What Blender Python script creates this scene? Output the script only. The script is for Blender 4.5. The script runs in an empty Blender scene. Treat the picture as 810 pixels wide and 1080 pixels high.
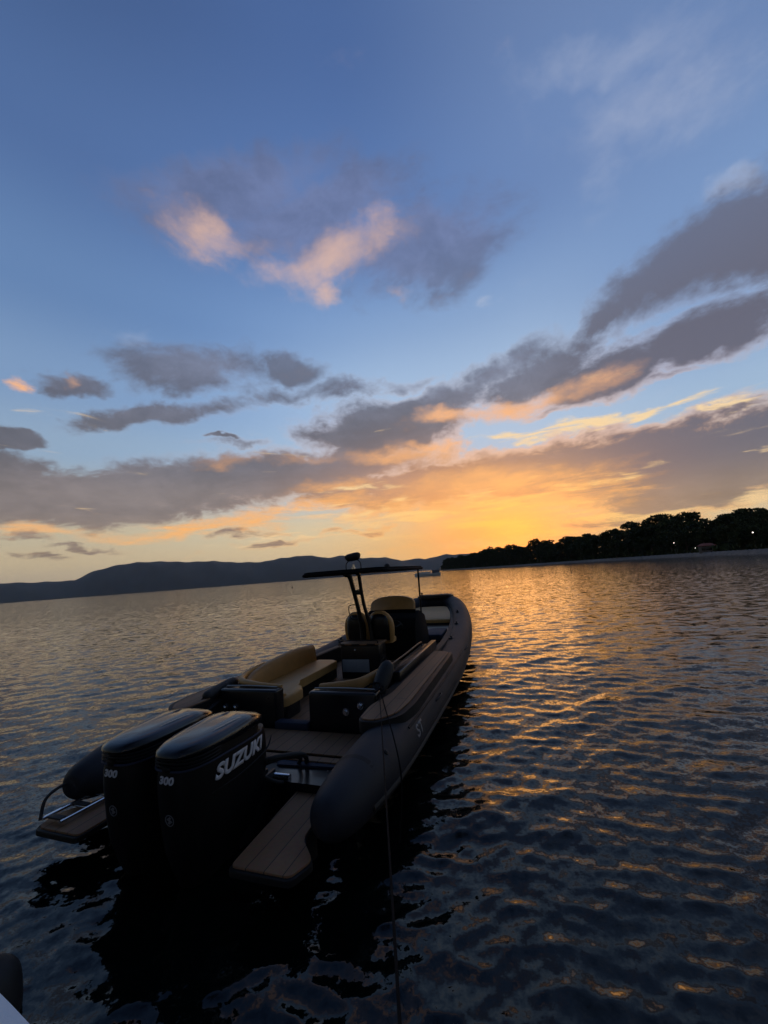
import bpy, bmesh, math, random
import numpy as np
from mathutils import Vector, Matrix
from mathutils.bvhtree import BVHTree
random.seed(7); rng = np.random.default_rng(11)
R = math.radians
scene = bpy.context.scene
col = scene.collection

# ------------------------------------------------------------------ camera
cam_d = bpy.data.cameras.new('camera'); cam = bpy.data.objects.new('camera', cam_d); col.objects.link(cam)
cam_d.sensor_fit = 'VERTICAL'; cam_d.sensor_height = 36.0; cam_d.lens = 36.0 * 406 / 1080
cam_d.clip_start = 0.05; cam_d.clip_end = 60000
CAMH = 2.5
pitch, roll = R(9.07), R(4.39)
fw = Vector((0, math.cos(pitch), math.sin(pitch))); r0 = Vector((1, 0, 0)); u0 = r0.cross(fw)
rt = r0 * math.cos(roll) - u0 * math.sin(roll); up = u0 * math.cos(roll) + r0 * math.sin(roll)
m = Matrix((rt, up, -fw)).transposed().to_4x4(); m.translation = Vector((0, 0, CAMH))
cam.matrix_world = m
scene.camera = cam

# ------------------------------------------------------------------ materials
def new_mat(name):
    mt = bpy.data.materials.new(name); mt.use_nodes = True
    nt = mt.node_tree; return mt, nt, nt.nodes['Principled BSDF']
def mat(name, c, rough=.5, metal=0, var=.25, vscale=6., bump=.0, bscale=60., coat=0, spec=.5):
    mt, nt, b = new_mat(name); N, L = nt.nodes, nt.links
    tc = N.new('ShaderNodeTexCoord')
    n = N.new('ShaderNodeTexNoise'); n.inputs['Scale'].default_value = vscale; n.inputs['Detail'].default_value = 5
    L.new(tc.outputs['Object'], n.inputs['Vector'])
    mx = N.new('ShaderNodeMix'); mx.data_type = 'RGBA'
    mx.inputs['A'].default_value = (*[x * (1 - var) for x in c], 1); mx.inputs['B'].default_value = (*[min(1, x * (1 + var)) for x in c], 1)
    L.new(n.outputs['Fac'], mx.inputs['Factor']); L.new(mx.outputs['Result'], b.inputs['Base Color'])
    b.inputs['Roughness'].default_value = rough; b.inputs['Metallic'].default_value = metal
    b.inputs['Coat Weight'].default_value = coat; b.inputs['Coat Roughness'].default_value = .06
    b.inputs['Specular IOR Level'].default_value = spec
    mr = N.new('ShaderNodeMapRange'); mr.inputs['To Min'].default_value = max(0.02, rough - .08); mr.inputs['To Max'].default_value = min(1, rough + .1)
    L.new(n.outputs['Fac'], mr.inputs['Value']); L.new(mr.outputs['Result'], b.inputs['Roughness'])
    if bump:
        n2 = N.new('ShaderNodeTexNoise'); n2.inputs['Scale'].default_value = bscale; n2.inputs['Detail'].default_value = 3
        L.new(tc.outputs['Object'], n2.inputs['Vector'])
        bp = N.new('ShaderNodeBump'); bp.inputs['Strength'].default_value = bump; bp.inputs['Distance'].default_value = .004
        L.new(n2.outputs['Fac'], bp.inputs['Height']); L.new(bp.outputs['Normal'], b.inputs['Normal'])
    return mt
M = {}
M['hypalon'] = mat('dark_grey_hypalon', (.017, .018, .025), .62, spec=.32, bump=.25, bscale=120, vscale=3)
M['gelcoat'] = mat('black_gelcoat', (.008, .008, .010), .3, coat=.12, spec=.35)
M['gel_dark'] = mat('matt_black_moulding', (.010, .010, .011), .6, spec=.25)
M['bluegrey'] = mat('blue_grey_moulding', (.02, .027, .052), .7, spec=.3)
M['cowl'] = mat('black_engine_paint', (.006, .007, .009), .2, coat=.3, var=.1, spec=.4)
M['cowl_matt'] = mat('black_engine_plastic', (.005, .005, .006), .5, spec=.18)
M['black_metal'] = mat('black_powder_coat', (.012, .012, .012), .35)
M['chrome'] = mat('stainless_steel', (.72, .73, .75), .16, metal=1, var=.08)
M['tan'] = mat('tan_leatherette', (.50, .27, .085), .5, bump=.4, bscale=90)
M['tan_dk'] = mat('brown_leatherette', (.40, .205, .06), .5, bump=.4, bscale=90)
M['cream'] = mat('grey_panel', (.22, .24, .27), .45)
M['trim'] = mat('edge_highlight_metal', (.25, .24, .23), .35, metal=1)  # tan-grey metal tone imitating a warm highlight on the bulkhead edge
M['rubber'] = mat('black_rubber', (.015, .015, .016), .65)
M['rope'] = mat('dark_braided_rope', (.008, .008, .009), .9, spec=.1, bump=.8, bscale=300)
M['letter'] = mat('silver_decal', (.55, .56, .60), .35, var=.12)
M['letter_dim'] = mat('grey_decal', (.17, .175, .19), .55)
M['white_gel'] = mat('white_gelcoat', (.84, .86, .9), .35, var=.05, bump=.3, bscale=180)
M['glass'] = mat('dark_acrylic', (.01, .012, .014), .06)
M['roof'] = mat('black_roof_fabric', (.010, .010, .011), .9, spec=.1)
M['orange'] = mat('orange_cover', (.45, .2, .05), .5)

def eva(name, c=(.31, .165, .082)):
    mt, nt, b = new_mat(name); N, L = nt.nodes, nt.links
    tc = N.new('ShaderNodeTexCoord'); mp = N.new('ShaderNodeMapping'); mp.inputs['Rotation'].default_value = (0, 0, R(90))
    L.new(tc.outputs['Object'], mp.inputs['Vector'])
    br = N.new('ShaderNodeTexBrick'); L.new(mp.outputs['Vector'], br.inputs['Vector'])
    br.inputs['Scale'].default_value = 1.0; br.inputs['Brick Width'].default_value = 2.4; br.inputs['Row Height'].default_value = .17
    br.inputs['Mortar Size'].default_value = .004; br.inputs['Mortar Smooth'].default_value = .1
    br.inputs['Color1'].default_value = (*c, 1); br.inputs['Color2'].default_value = (*[x * .86 for x in c], 1); br.inputs['Mortar'].default_value = (.012, .011, .01, 1)
    n = N.new('ShaderNodeTexNoise'); n.inputs['Scale'].default_value = 30; n.inputs['Detail'].default_value = 6
    L.new(tc.outputs['Object'], n.inputs['Vector'])
    mx = N.new('ShaderNodeMix'); mx.data_type = 'RGBA'; mx.blend_type = 'MULTIPLY'; mx.inputs['Factor'].default_value = .45
    L.new(br.outputs['Color'], mx.inputs['A']); L.new(n.outputs['Color'], mx.inputs['B']); L.new(mx.outputs['Result'], b.inputs['Base Color'])
    b.inputs['Roughness'].default_value = .7
    bp = N.new('ShaderNodeBump'); bp.inputs['Strength'].default_value = .4; bp.inputs['Distance'].default_value = .003
    L.new(n.outputs['Fac'], bp.inputs['Height']); L.new(bp.outputs['Normal'], b.inputs['Normal'])
    return mt
M['eva'] = eva('brown_foam_decking')

# ------------------------------------------------------------------ mesh helpers
def obj(name, bm, mt, parent=None, smooth=True, angle=35):
    me = bpy.data.meshes.new(name)
    if isinstance(bm, bmesh.types.BMesh):
        bmesh.ops.recalc_face_normals(bm, faces=bm.faces[:])
        bm.to_mesh(me); bm.free()
    else:
        me.from_pydata(*bm)
    me.materials.append(mt)
    if smooth:
        me.polygons.foreach_set('use_smooth', [True] * len(me.polygons))
        me.set_sharp_from_angle(angle=R(angle))
    o = bpy.data.objects.new(name, me); col.objects.link(o)
    if parent: o.parent = parent
    return o
def tag(o, label=None, cat=None, group=None, kind=None):
    for k, v in (('label', label), ('category', cat), ('group', group), ('kind', kind)):
        if v: o[k] = v
    return o
def empty(name, loc=(0, 0, 0), rz=0):
    o = bpy.data.objects.new(name, None); col.objects.link(o); o.location = loc; o.rotation_euler = (0, 0, rz); o.empty_display_size = .3
    return o
def copy_tree(o, parent=None):
    c = o.copy(); col.objects.link(c); c.parent = parent
    for ch in [x for x in bpy.data.objects if x.parent == o]: copy_tree(ch, c)
    return c
def bm_new(): return bmesh.new()
def loft(bm, rings, closed=True, caps=True):
    vr = [[bm.verts.new(p) for p in r] for r in rings]
    n = len(rings[0])
    for a, b in zip(vr, vr[1:]):
        for i in range(n if closed else n - 1):
            j = (i + 1) % n
            try: bm.faces.new((a[i], a[j], b[j], b[i]))
            except ValueError: pass
    if caps and closed:
        bm.faces.new(vr[0][::-1]); bm.faces.new(vr[-1])
    return vr
def box(bm, x0, x1, y0, y1, z0, z1, bev=.01, seg=2):
    r = bmesh.ops.create_cube(bm, size=1)
    for v in r['verts']:
        v.co = Vector(((x0 + x1) / 2 + v.co.x * (x1 - x0), (y0 + y1) / 2 + v.co.y * (y1 - y0), (z0 + z1) / 2 + v.co.z * (z1 - z0)))
    if bev:
        es = list({e for v in r['verts'] for e in v.link_edges})
        bmesh.ops.bevel(bm, geom=es, offset=bev, segments=seg, affect='EDGES', profile=.5)
def catmull(pts, n=8):
    P = [np.array(p, float) for p in pts]; P = [2 * P[0] - P[1]] + P + [2 * P[-1] - P[-2]]
    out = []
    for i in range(1, len(P) - 2):
        for k in range(n):
            t = k / n
            out.append(.5 * ((2 * P[i]) + (-P[i - 1] + P[i + 1]) * t + (2 * P[i - 1] - 5 * P[i] + 4 * P[i + 1] - P[i + 2]) * t * t + (-P[i - 1] + 3 * P[i] - 3 * P[i + 1] + P[i + 2]) * t ** 3))
    out.append(P[-2]); return out
def sweep(bm, pts, rad, seg=12, smooth=6, caps=True, squash=1.0):
    """tube through points; rad = number or per-point list"""
    if np.isscalar(rad): rad = [rad] * len(pts)
    q = [(*p, r) for p, r in zip(pts, rad)]
    q = catmull(q, smooth) if smooth else [np.array(x, float) for x in q]
    rings = []; prev = None
    for i, p in enumerate(q):
        a = q[max(i - 1, 0)][:3]; b = q[min(i + 1, len(q) - 1)][:3]
        t = Vector(b - a).normalized()
        if prev is None:
            ref = Vector((0, 0, 1)) if abs(t.z) < .9 else Vector((0, 1, 0))
            s = t.cross(ref).normalized()
        else: s = (prev - t * prev.dot(t)).normalized()
        prev = s; u = s.cross(t)
        c = Vector(p[:3]); r = max(p[3], .001)
        rings.append([c + (s * math.cos(2 * math.pi * k / seg) + u * math.sin(2 * math.pi * k / seg) * squash) * r for k in range(seg)])
    loft(bm, rings, True, caps)
def prism(bm, outline, z0, z1, bev=.008, zf=None):
    """outline: list of (x,y); extruded z0..z1 (zf(x,y) adds height)"""
    zf = zf or (lambda x, y: 0)
    lo = [bm.verts.new((x, y, z0 + zf(x, y))) for x, y in outline]; hi = [bm.verts.new((x, y, z1 + zf(x, y))) for x, y in outline]
    n = len(outline); top = bm.faces.new(hi); bm.faces.new(lo[::-1])
    for i in range(n): bm.faces.new((lo[i], lo[(i + 1) % n], hi[(i + 1) % n], hi[i]))
    if bev:
        bmesh.ops.bevel(bm, geom=list(top.edges), offset=bev, segments=2, affect='EDGES', profile=.5)
def cyl(bm, a, b, r, seg=16, r2=None):
    sweep(bm, [a, b], [r, r if r2 is None else r2], seg, 0)
def rounded(pts, rad=.06, n=4):
    """round the corners of a plan outline"""
    out = []; N = len(pts)
    for i in range(N):
        p = Vector(pts[i]); a = Vector(pts[i - 1]) - p; b = Vector(pts[(i + 1) % N]) - p
        d = min(rad, a.length * .45, b.length * .45)
        A = p + a.normalized() * d; B = p + b.normalized() * d
        for k in range(n + 1):
            t = k / n; q = A * (1 - t) ** 2 + p * 2 * t * (1 - t) + B * t * t
            out.append((q.x, q.y))
    return out
def superring(cx, cy, a, b, z, n=32, p=3.0, zf=None):
    o = []
    for k in range(n):
        th = 2 * math.pi * k / n; c, s = math.cos(th), math.sin(th)
        x = cx + a * math.copysign(abs(c) ** (2 / p), c); y = cy + b * math.copysign(abs(s) ** (2 / p), s)
        o.append((x, y, z + (zf(x, y) if zf else 0)))
    return o
def text_mesh(txt, size, bold=.0, shear=0, sx=1, extrude=.002, spacing=1):
    cu = bpy.data.curves.new('lettering', 'FONT'); cu.body = txt; cu.size = size; cu.offset = bold; cu.shear = shear
    cu.extrude = 0; cu.align_x = 'CENTER'; cu.align_y = 'CENTER'; cu.space_character = spacing
    cu.resolution_u = 4
    o = bpy.data.objects.new('lettering', cu); col.objects.link(o)
    bpy.context.view_layer.update()
    me = bpy.data.meshes.new_from_object(o.evaluated_get(bpy.context.evaluated_depsgraph_get()))
    bpy.data.objects.remove(o); bpy.data.curves.remove(cu)
    bm = bm_new(); bm.from_mesh(me); bpy.data.meshes.remove(me)
    for v in bm.verts: v.co.x *= sx
    bmesh.ops.triangulate(bm, faces=bm.faces[:])
    bmesh.ops.subdivide_edges(bm, edges=[e for e in bm.edges if e.calc_length() > size * .25], cuts=2, use_grid_fill=True)
    return bm
def project_on(bm, bvh, origin, ux, uy, direction, lift=.003):
    """lay flat lettering on a curved surface: letter x,y go along ux,uy, then are dropped along direction"""
    direction = Vector(direction).normalized(); ux = Vector(ux); uy = Vector(uy); origin = Vector(origin)
    for v in list(bm.verts):
        p = origin + ux * v.co.x + uy * v.co.y - direction * 1.0
        hit = bvh.ray_cast(p, direction, 3)
        v.co = (hit[0] if hit[0] else p + direction) - direction * lift
    ext = bmesh.ops.extrude_face_region(bm, geom=bm.faces[:])
    for g in ext['geom']:
        if isinstance(g, bmesh.types.BMVert): g.co += direction * lift * .8

# ------------------------------------------------------------------ world: dusk sky with clouds
w = bpy.data.worlds.new('World'); scene.world = w; w.use_nodes = True
nt = w.node_tree; N, L = nt.nodes, nt.links
bg = N['Background']; out = N['World Output']
def node(t, **kw):
    n = N.new(t)
    for k, v in kw.items(): setattr(n, k, v)
    return n
def setin(sock, v):
    if hasattr(v, 'is_output') or isinstance(v, bpy.types.NodeSocket): L.new(v, sock)
    else: sock.default_value = v
def mth(op, a, b=None, c=None, clamp=False):
    n = node('ShaderNodeMath', operation=op, use_clamp=clamp); setin(n.inputs[0], a)
    if b is not None: setin(n.inputs[1], b)
    if c is not None: setin(n.inputs[2], c)
    return n.outputs[0]
def vmth(op, a, b=None, scale=None):
    n = node('ShaderNodeVectorMath', operation=op); setin(n.inputs[0], a)
    if b is not None: setin(n.inputs[1], b)
    if scale is not None: setin(n.inputs['Scale'], scale)
    return n.outputs['Value'] if op in ('LENGTH', 'DOT_PRODUCT') else n.outputs['Vector']
def mixc(f, a, b, mode='MIX'):
    n = node('ShaderNodeMix', data_type='RGBA', blend_type=mode, clamp_factor=True); setin(n.inputs['Factor'], f)
    for s, v in (('A', a), ('B', b)):
        if isinstance(v, tuple): n.inputs[s].default_value = (*v, 1)
        else: L.new(v, n.inputs[s])
    return n.outputs['Result']
def mrange(v, a, b, c=0., d=1., typ='SMOOTHSTEP'):
    n = node('ShaderNodeMapRange', interpolation_type=typ); setin(n.inputs['Value'], v)
    n.inputs['From Min'].default_value = a; n.inputs['From Max'].default_value = b; n.inputs['To Min'].default_value = c; n.inputs['To Max'].default_value = d
    return n.outputs['Result']
def s2l(*c): return tuple((x / 255 / 12.92) if x / 255 <= .04045 else ((x / 255 + .055) / 1.055) ** 2.4 for x in c)
def ramp(v, stops):
    n = node('ShaderNodeValToRGB'); setin(n.inputs['Fac'], v); cr = n.color_ramp
    cr.interpolation = 'EASE'
    while len(cr.elements) < len(stops): cr.elements.new(.5)
    for e, (p, c) in zip(cr.elements, stops): e.position = p
    for e, (p, c) in zip(cr.elements, stops): e.color = (*s2l(*c), 1)
    return n.outputs['Color']
def noise(vec, scale, detail=5, rough=.55, dist=0, out_='Fac'):
    n = node('ShaderNodeTexNoise'); setin(n.inputs['Vector'], vec); n.inputs['Scale'].default_value = scale
    n.inputs['Detail'].default_value = detail; n.inputs['Roughness'].default_value = rough; n.inputs['Distortion'].default_value = dist
    return n.outputs[out_]
SUN_AZ, SUN_EL = 18.6, 4.2
geo = node('ShaderNodeTexCoord').outputs['Generated']
d = vmth('NORMALIZE', geo)
sp = node('ShaderNodeSeparateXYZ'); L.new(d, sp.inputs[0]); dx, dy, dz = sp.outputs
az = mth('MULTIPLY', mth('ARCTAN2', dx, dy), 180 / math.pi)
el = mth('MULTIPLY', mth('ARCSINE', dz), 180 / math.pi)
cb = node('ShaderNodeCombineXYZ'); L.new(az, cb.inputs[0]); L.new(el, cb.inputs[1]); ae = cb.outputs[0]
# perspective of a cloud layer overhead: streaks near the horizon
inv = mth('DIVIDE', 1.0, mth('ADD', mth('MAXIMUM', dz, 0.0), .12))
lay = vmth('SCALE', d, scale=inv)
mp = node('ShaderNodeMapping'); mp.inputs['Scale'].default_value = (1, 1, 0); L.new(lay, mp.inputs['Vector']); lay = mp.outputs['Vector']
nz1 = noise(vmth('SCALE', ae, scale=.085), 1.0, 5, .55, 0, 'Color')      # domain warp in degrees
ely = mth('MULTIPLY', mth('LOGARITHM', mth('ADD', mth('MULTIPLY', mth('MAXIMUM', el, 0.0), 1 / 6), 1.0), 2.71828), 14.0)
cb2 = node('ShaderNodeCombineXYZ'); L.new(mth('ADD', az, mth('MULTIPLY', el, -.35)), cb2.inputs[0]); L.new(ely, cb2.inputs[1])
mpw = node('ShaderNodeMapping'); mpw.inputs['Scale'].default_value = (.085, .26, 1); mpw.inputs['Rotation'].default_value = (0, 0, R(-4)); L.new(cb2.outputs[0], mpw.inputs['Vector'])
mpi = node('ShaderNodeMapping'); mpi.inputs['Scale'].default_value = (5.5, 5.5, 9.5); mpi.inputs['Rotation'].default_value = (0, R(14), 0); L.new(d, mpi.inputs['Vector'])
iso = noise(mpi.outputs['Vector'], 1.0, 9, .66, .25)
fine_lo = noise(mpw.outputs['Vector'], 1.3, 10, .72, .4)
hi_el = mrange(el, 10, 24)
fine = mth('ADD', mth('MULTIPLY', iso, hi_el), mth('MULTIPLY', fine_lo, mth('SUBTRACT', 1.0, hi_el)))
mps = node('ShaderNodeMapping'); mps.inputs['Scale'].default_value = (.10, .95, 1); mps.inputs['Rotation'].default_value = (0, 0, R(-3)); L.new(cb2.outputs[0], mps.inputs['Vector'])
streak = noise(mps.outputs['Vector'], 1.0, 6, .6, .8)
fine2 = noise(lay, 1.6, 8, .6, .3)
warp = vmth('MULTIPLY', vmth('SUBTRACT', nz1, (.5, .5, .5)), (9., 6., 0))
mpq = node('ShaderNodeMapping'); mpq.inputs['Scale'].default_value = (.28, .55, 1); L.new(ae, mpq.inputs['Vector'])
wf = vmth('MULTIPLY', vmth('SUBTRACT', noise(mpq.outputs['Vector'], 1.0, 6, .6, 0, 'Color'), (.5, .5, .5)), (4.5, 2.2, 0))
aew = vmth('ADD', vmth('ADD', ae, warp), wf)
def field(blobs, src):
    acc = None; src0 = src
    for (cx, cy, sa, sb, ang, wt) in blobs:
        if acc is not None:          # tie each step to the one before it, which keeps the compiled shader's stack short
            cc = node('ShaderNodeCombineXYZ'); L.new(acc, cc.inputs[2])
            ma = node('ShaderNodeVectorMath', operation='MULTIPLY_ADD'); L.new(cc.outputs[0], ma.inputs[0]); ma.inputs[1].default_value = (0, 0, 0); L.new(src0, ma.inputs[2]); src = ma.outputs[0]
        c_, s_ = math.cos(R(ang)), math.sin(R(ang))
        p = vmth('SUBTRACT', src, (cx, cy, 0))
        x = vmth('DOT_PRODUCT', p, (c_ / sa, s_ / sa, 0)); y = vmth('DOT_PRODUCT', p, (-s_ / sb, c_ / sb, 0))
        ln = mth('SQRT', mth('MULTIPLY_ADD', x, x, mth('MULTIPLY', y, y)))
        f = mrange(ln, 0, 1.6, wt, 0)
        acc = f if acc is None else mth('MAXIMUM', acc, f)
    return acc
GREY = [(-20.4, 48.07, 22.45, 4.06, 11.9, 0.95), (-8.25, 46.74, 19.14, 4.56, 9.4, 1.05), (-27.32, 44.34, 9.39, 3.13, 11.3, 0.85), (-15.4, 44.33, 9.14, 2.8, 4.7, 0.85), (9.7, 42.68, 15.4, 5.5, -0.6, 1.1), (1.33, 39.66, 8.66, 2.76, -4.0, 0.6), (15.59, 44.76, 12.84, 4.14, 4.3, 0.6), (-8.01, 49.13, 19.53, 3.35, 6.3, 0.55), (-26.62, 29.2, 11.82, 3.68, 4.2, 1.0), (-29.63, 29.62, 7.2, 2.21, 9.4, 0.8), (-12.46, 29.84, 5.15, 2.26, -8.7, 0.9), (-40.05, 24.61, 4.85, 1.45, 10.5, 0.85), (-31.22, 22.35, 13.12, 1.96, 13.4, 0.9), (-46.04, 17.42, 4.51, 1.28, 10.7, 0.85), (-22.55, 20.0, 2.55, 0.51, -1.0, 0.75), (-4.52, 26.84, 9.0, 1.8, 1.1, 0.75), (5.3, 27.07, 7.43, 1.29, 2.3, 0.75), (0.22, 20.91, 14.04, 4.35, 2.9, 1.05), (-2.19, 18.34, 10.26, 2.48, 7.5, 0.95), (4.94, 23.59, 7.34, 2.14, 7.3, 0.85), (10.94, 24.44, 11.99, 2.92, 11.5, 0.95), (19.85, 27.27, 8.34, 2.79, 13.0, 0.95), (23.5, 24.85, 10.54, 3.47, 3.3, 1.0), (32.69, 22.09, 10.42, 2.8, 3.9, 1.0), (43.73, 23.63, 10.18, 3.24, 4.1, 1.1), (44.34, 30.81, 13.46, 4.89, 7.1, 1.25), (51.31, 30.11, 7.25, 5.74, 7.1, 1.15), (33.84, 28.48, 5.99, 2.05, 14.5, 0.9), (23.87, 27.17, 6.19, 2.44, 4.0, 0.75), (-7.38, 16.94, 11.53, 2.21, -2.4, 0.75), (-14.05, 26.47, 7.15, 1.26, 1.5, 0.5), (26.56, 20.15, 4.69, 0.99, 0.4, 0.6), (38.56, 20.16, 5.45, 0.88, -1.2, 0.6), (-35.63, 12.24, 29.46, 4.61, 5.5, 1.0), (-45.72, 12.29, 10.29, 4.19, 5.9, 0.95), (-19.83, 13.99, 20.83, 4.5, 4.3, 0.9), (-7.49, 15.14, 20.11, 3.61, 5.2, 0.95), (3.86, 12.29, 22.92, 3.94, -0.4, 1.0), (22.94, 12.18, 18.24, 4.42, -1.3, 1.1), (36.92, 10.39, 17.42, 4.77, -2.1, 1.25), (47.28, 9.33, 8.64, 5.04, -4.7, 1.25), (36.29, 6.46, 8.3, 2.72, 4.5, 1.0), (21.16, 8.22, 17.24, 2.11, -2.6, 0.6), (-43.16, 6.52, 3.49, 0.93, 2.7, 0.7), (-16.14, 5.59, 7.9, 0.68, 5.3, 0.6), (-21.21, 7.14, 7.5, 1.05, 4.4, 0.6), (39.95, 6.9, 7.49, 2.39, -2.4, 0.95), (27.84, 4.98, 6.57, 1.49, -3.1, 0.5), (8.68, 3.42, 16.42, 0.83, -1.0, 0.5), (-43.06, 4.46, 4.65, 0.62, -1.8, 0.4), (-22.31, 19.12, 7.73, 1.02, 7.6, 0.5), (-37.3, 5.93, 5.5, 0.56, 3.9, 0.6), (-29.33, 4.15, 6.52, 0.49, 4.1, 0.5), (-3.75, 6.51, 7.08, 0.7, 1.9, 0.55)]
LIT = [(-23.87, 43.05, 8.11, 2.54, 2.6, 0.85), (-29.88, 45.05, 5.48, 1.13, 2.2, 0.35), (-13.19, 43.39, 9.28, 1.9, 9.6, 0.4), (-5.47, 42.7, 14.11, 2.86, 10.7, 0.92), (2.16, 44.76, 4.8, 3.16, 20.9, 0.8), (-7.34, 39.46, 2.49, 1.49, 0.2, 0.8), (-29.88, 44.8, 5.18, 1.69, 12.8, 0.35), (-13.33, 41.16, 4.56, 1.82, 3.4, 0.7), (9.55, 22.53, 4.6, 1.46, 1.4, 1.0), (20.4, 21.78, 13.6, 1.66, -1.2, 0.95), (30.39, 21.83, 6.59, 1.43, 0.4, 0.6), (2.86, 17.27, 11.65, 1.66, -1.4, 0.8), (8.05, 18.13, 5.74, 1.09, -6.8, 0.9), (-10.24, 17.02, 8.55, 1.23, 2.3, 0.55), (5.08, 38.19, 1.86, 0.87, -6.0, 0.45), (-22.34, 16.56, 7.68, 1.29, 11.9, 0.45), (-45.65, 23.02, 1.09, 0.58, 10.0, 0.9), (-40.97, 24.91, 1.42, 0.83, 2.0, 0.5), (-42.43, 7.35, 4.79, 1.15, 3.4, 0.8), (-26.0, 8.16, 17.56, 1.27, 3.4, 0.85), (-18.64, 9.32, 11.7, 1.61, 8.8, 0.8), (-7.75, 10.55, 15.57, 1.4, 4.8, 0.8), (3.56, 8.78, 18.45, 1.97, -1.1, 0.85), (16.39, 11.57, 18.44, 2.71, -2.8, 0.85), (26.09, 8.8, 10.3, 2.8, -3.7, 0.8), (-4.75, 12.92, 11.51, 1.68, 1.4, 0.7)]
YEL = [(29.64, 17.17, 17.69, 1.22, -4.4, 0.95), (22.38, 17.25, 9.97, 1.03, -3.2, 0.7), (41.37, 15.35, 5.02, 0.53, -10.8, 0.7), (35.1, 4.91, 7.05, 1.15, 0.9, 0.9), (43.66, 4.99, 5.19, 1.42, 2.9, 1.0), (21.06, 7.43, 11.06, 1.85, -5.5, 0.8), (2.08, 8.2, 17.06, 1.69, -0.8, 0.75), (30.85, 10.48, 8.43, 0.61, -4.4, 0.5), (10.43, 7.02, 20.49, 1.66, -9.8, 0.7), (13.44, 9.47, 16.15, 1.1, -0.7, 0.7), (25.39, 3.76, 7.96, 1.01, -2.3, 0.8), (18.16, 4.57, 15.14, 1.6, -6.2, 0.6), (45.19, 9.62, 2.86, 0.4, -4.5, 0.8), (-7.99, 6.09, 19.54, 1.11, 1.4, 0.5), (-1.93, 12.04, 10.08, 0.7, 0.8, 0.6), (30.16, 5.9, 6.31, 0.61, 0.7, 0.9), (27.14, 7.99, 5.61, 0.5, -0.1, 0.8), (44.07, 2.96, 4.32, 1.21, -0.7, 0.7)]
PALE = [(-34.17, 31.37, 4.53, 1.42, 17.9, 0.7), (19.12, 35.74, 1.97, 0.86, -13.0, 0.9), (43.07, 44.55, 13.78, 4.77, -14.0, 0.75), (48.48, 35.76, 3.78, 1.32, -18.3, 1.0), (40.55, 50.16, 13.57, 3.11, -17.0, 0.75), (37.23, 43.4, 6.47, 4.0, 7.4, 0.65), (19.67, 26.08, 6.39, 2.57, 15.7, 0.6), (41.99, 18.91, 7.36, 1.47, 3.7, 0.5), (25.34, 35.54, 9.97, 3.3, -0.4, 0.35), (33.87, 39.56, 6.57, 2.9, -6.5, 0.4)]
def s_noise(amp, src=fine): return mth('MULTIPLY', mth('SUBTRACT', src, .5), amp)
fg = mth('ADD', field(GREY, aew), s_noise(1.7))
fl = mth('ADD', field(LIT, aew), mth('ADD', s_noise(1.7), mth('MULTIPLY', s_noise(1.6, streak), mrange(el, 8, 15, 1, 0))))
fy = mth('ADD', field(YEL, aew), mth('ADD', s_noise(3.2, streak), s_noise(.8)))
fp = mth('ADD', field(PALE, aew), mth('ADD', s_noise(1.5, fine), s_noise(1.2, fine2)))
# clear-sky gradient by elevation
eln = mth('DIVIDE', el, 90.0, clamp=True)
skyc = ramp(eln, [(0, (190, 172, 148)), (.045, (212, 192, 156)), (.08, (204, 192, 164)), (.125, (170, 184, 190)), (.19, (150, 175, 202)), (.27, (130, 160, 199)), (.38, (104, 137, 184)), (.52, (84, 114, 165)), (.68, (70, 97, 146)), (.78, (36, 50, 80)), (1, (22, 32, 54))])
skyc = mixc(1.0, skyc, mrange(az, -48, -5, .80, 1.0), 'MULTIPLY')
rightside = mrange(az, -5, 40)
skyc = mixc(mth('MULTIPLY', rightside, mrange(el, 14, 30, .0, .4)), skyc, s2l(124, 146, 182))
skyc = mixc(mth('MULTIPLY', mth('MULTIPLY', mrange(az, -30, 5), mrange(az, 22, 45, 1, 0)), mth('MULTIPLY', mrange(el, 8, 16), mrange(el, 22, 44, .65, 0))), skyc, s2l(168, 190, 214))
# sunward glow
sd = Vector((math.sin(R(SUN_AZ)) * math.cos(R(SUN_EL)), math.cos(R(SUN_AZ)) * math.cos(R(SUN_EL)), math.sin(R(SUN_EL))))
def glow(ca, ce, wa, we, p=1.0):
    mpn = node('ShaderNodeMapping', vector_type='TEXTURE'); L.new(ae, mpn.inputs['Vector'])
    mpn.inputs['Location'].default_value = (ca, ce, 0); mpn.inputs['Scale'].default_value = (wa, we, 1)
    ln = vmth('LENGTH', mpn.outputs['Vector'])
    return mth('POWER', 2.718, mth('MULTIPLY', mth('MULTIPLY', ln, ln), -p))
g_wide = glow(14, 2.5, 24, 6); g_mid = glow(16, 5, 15, 7.5); g_core = glow(SUN_AZ, 3.8, 4.2, 3.8)
skyc = mixc(mth('MULTIPLY', g_wide, .75), skyc, s2l(244, 196, 116))
skyc = mixc(mth('MULTIPLY', g_mid, .85), skyc, s2l(250, 164, 72))
# pale wisps
skyc = mixc(mrange(fp, .22, 1.05, 0, .4), skyc, s2l(176, 182, 200))
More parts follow.
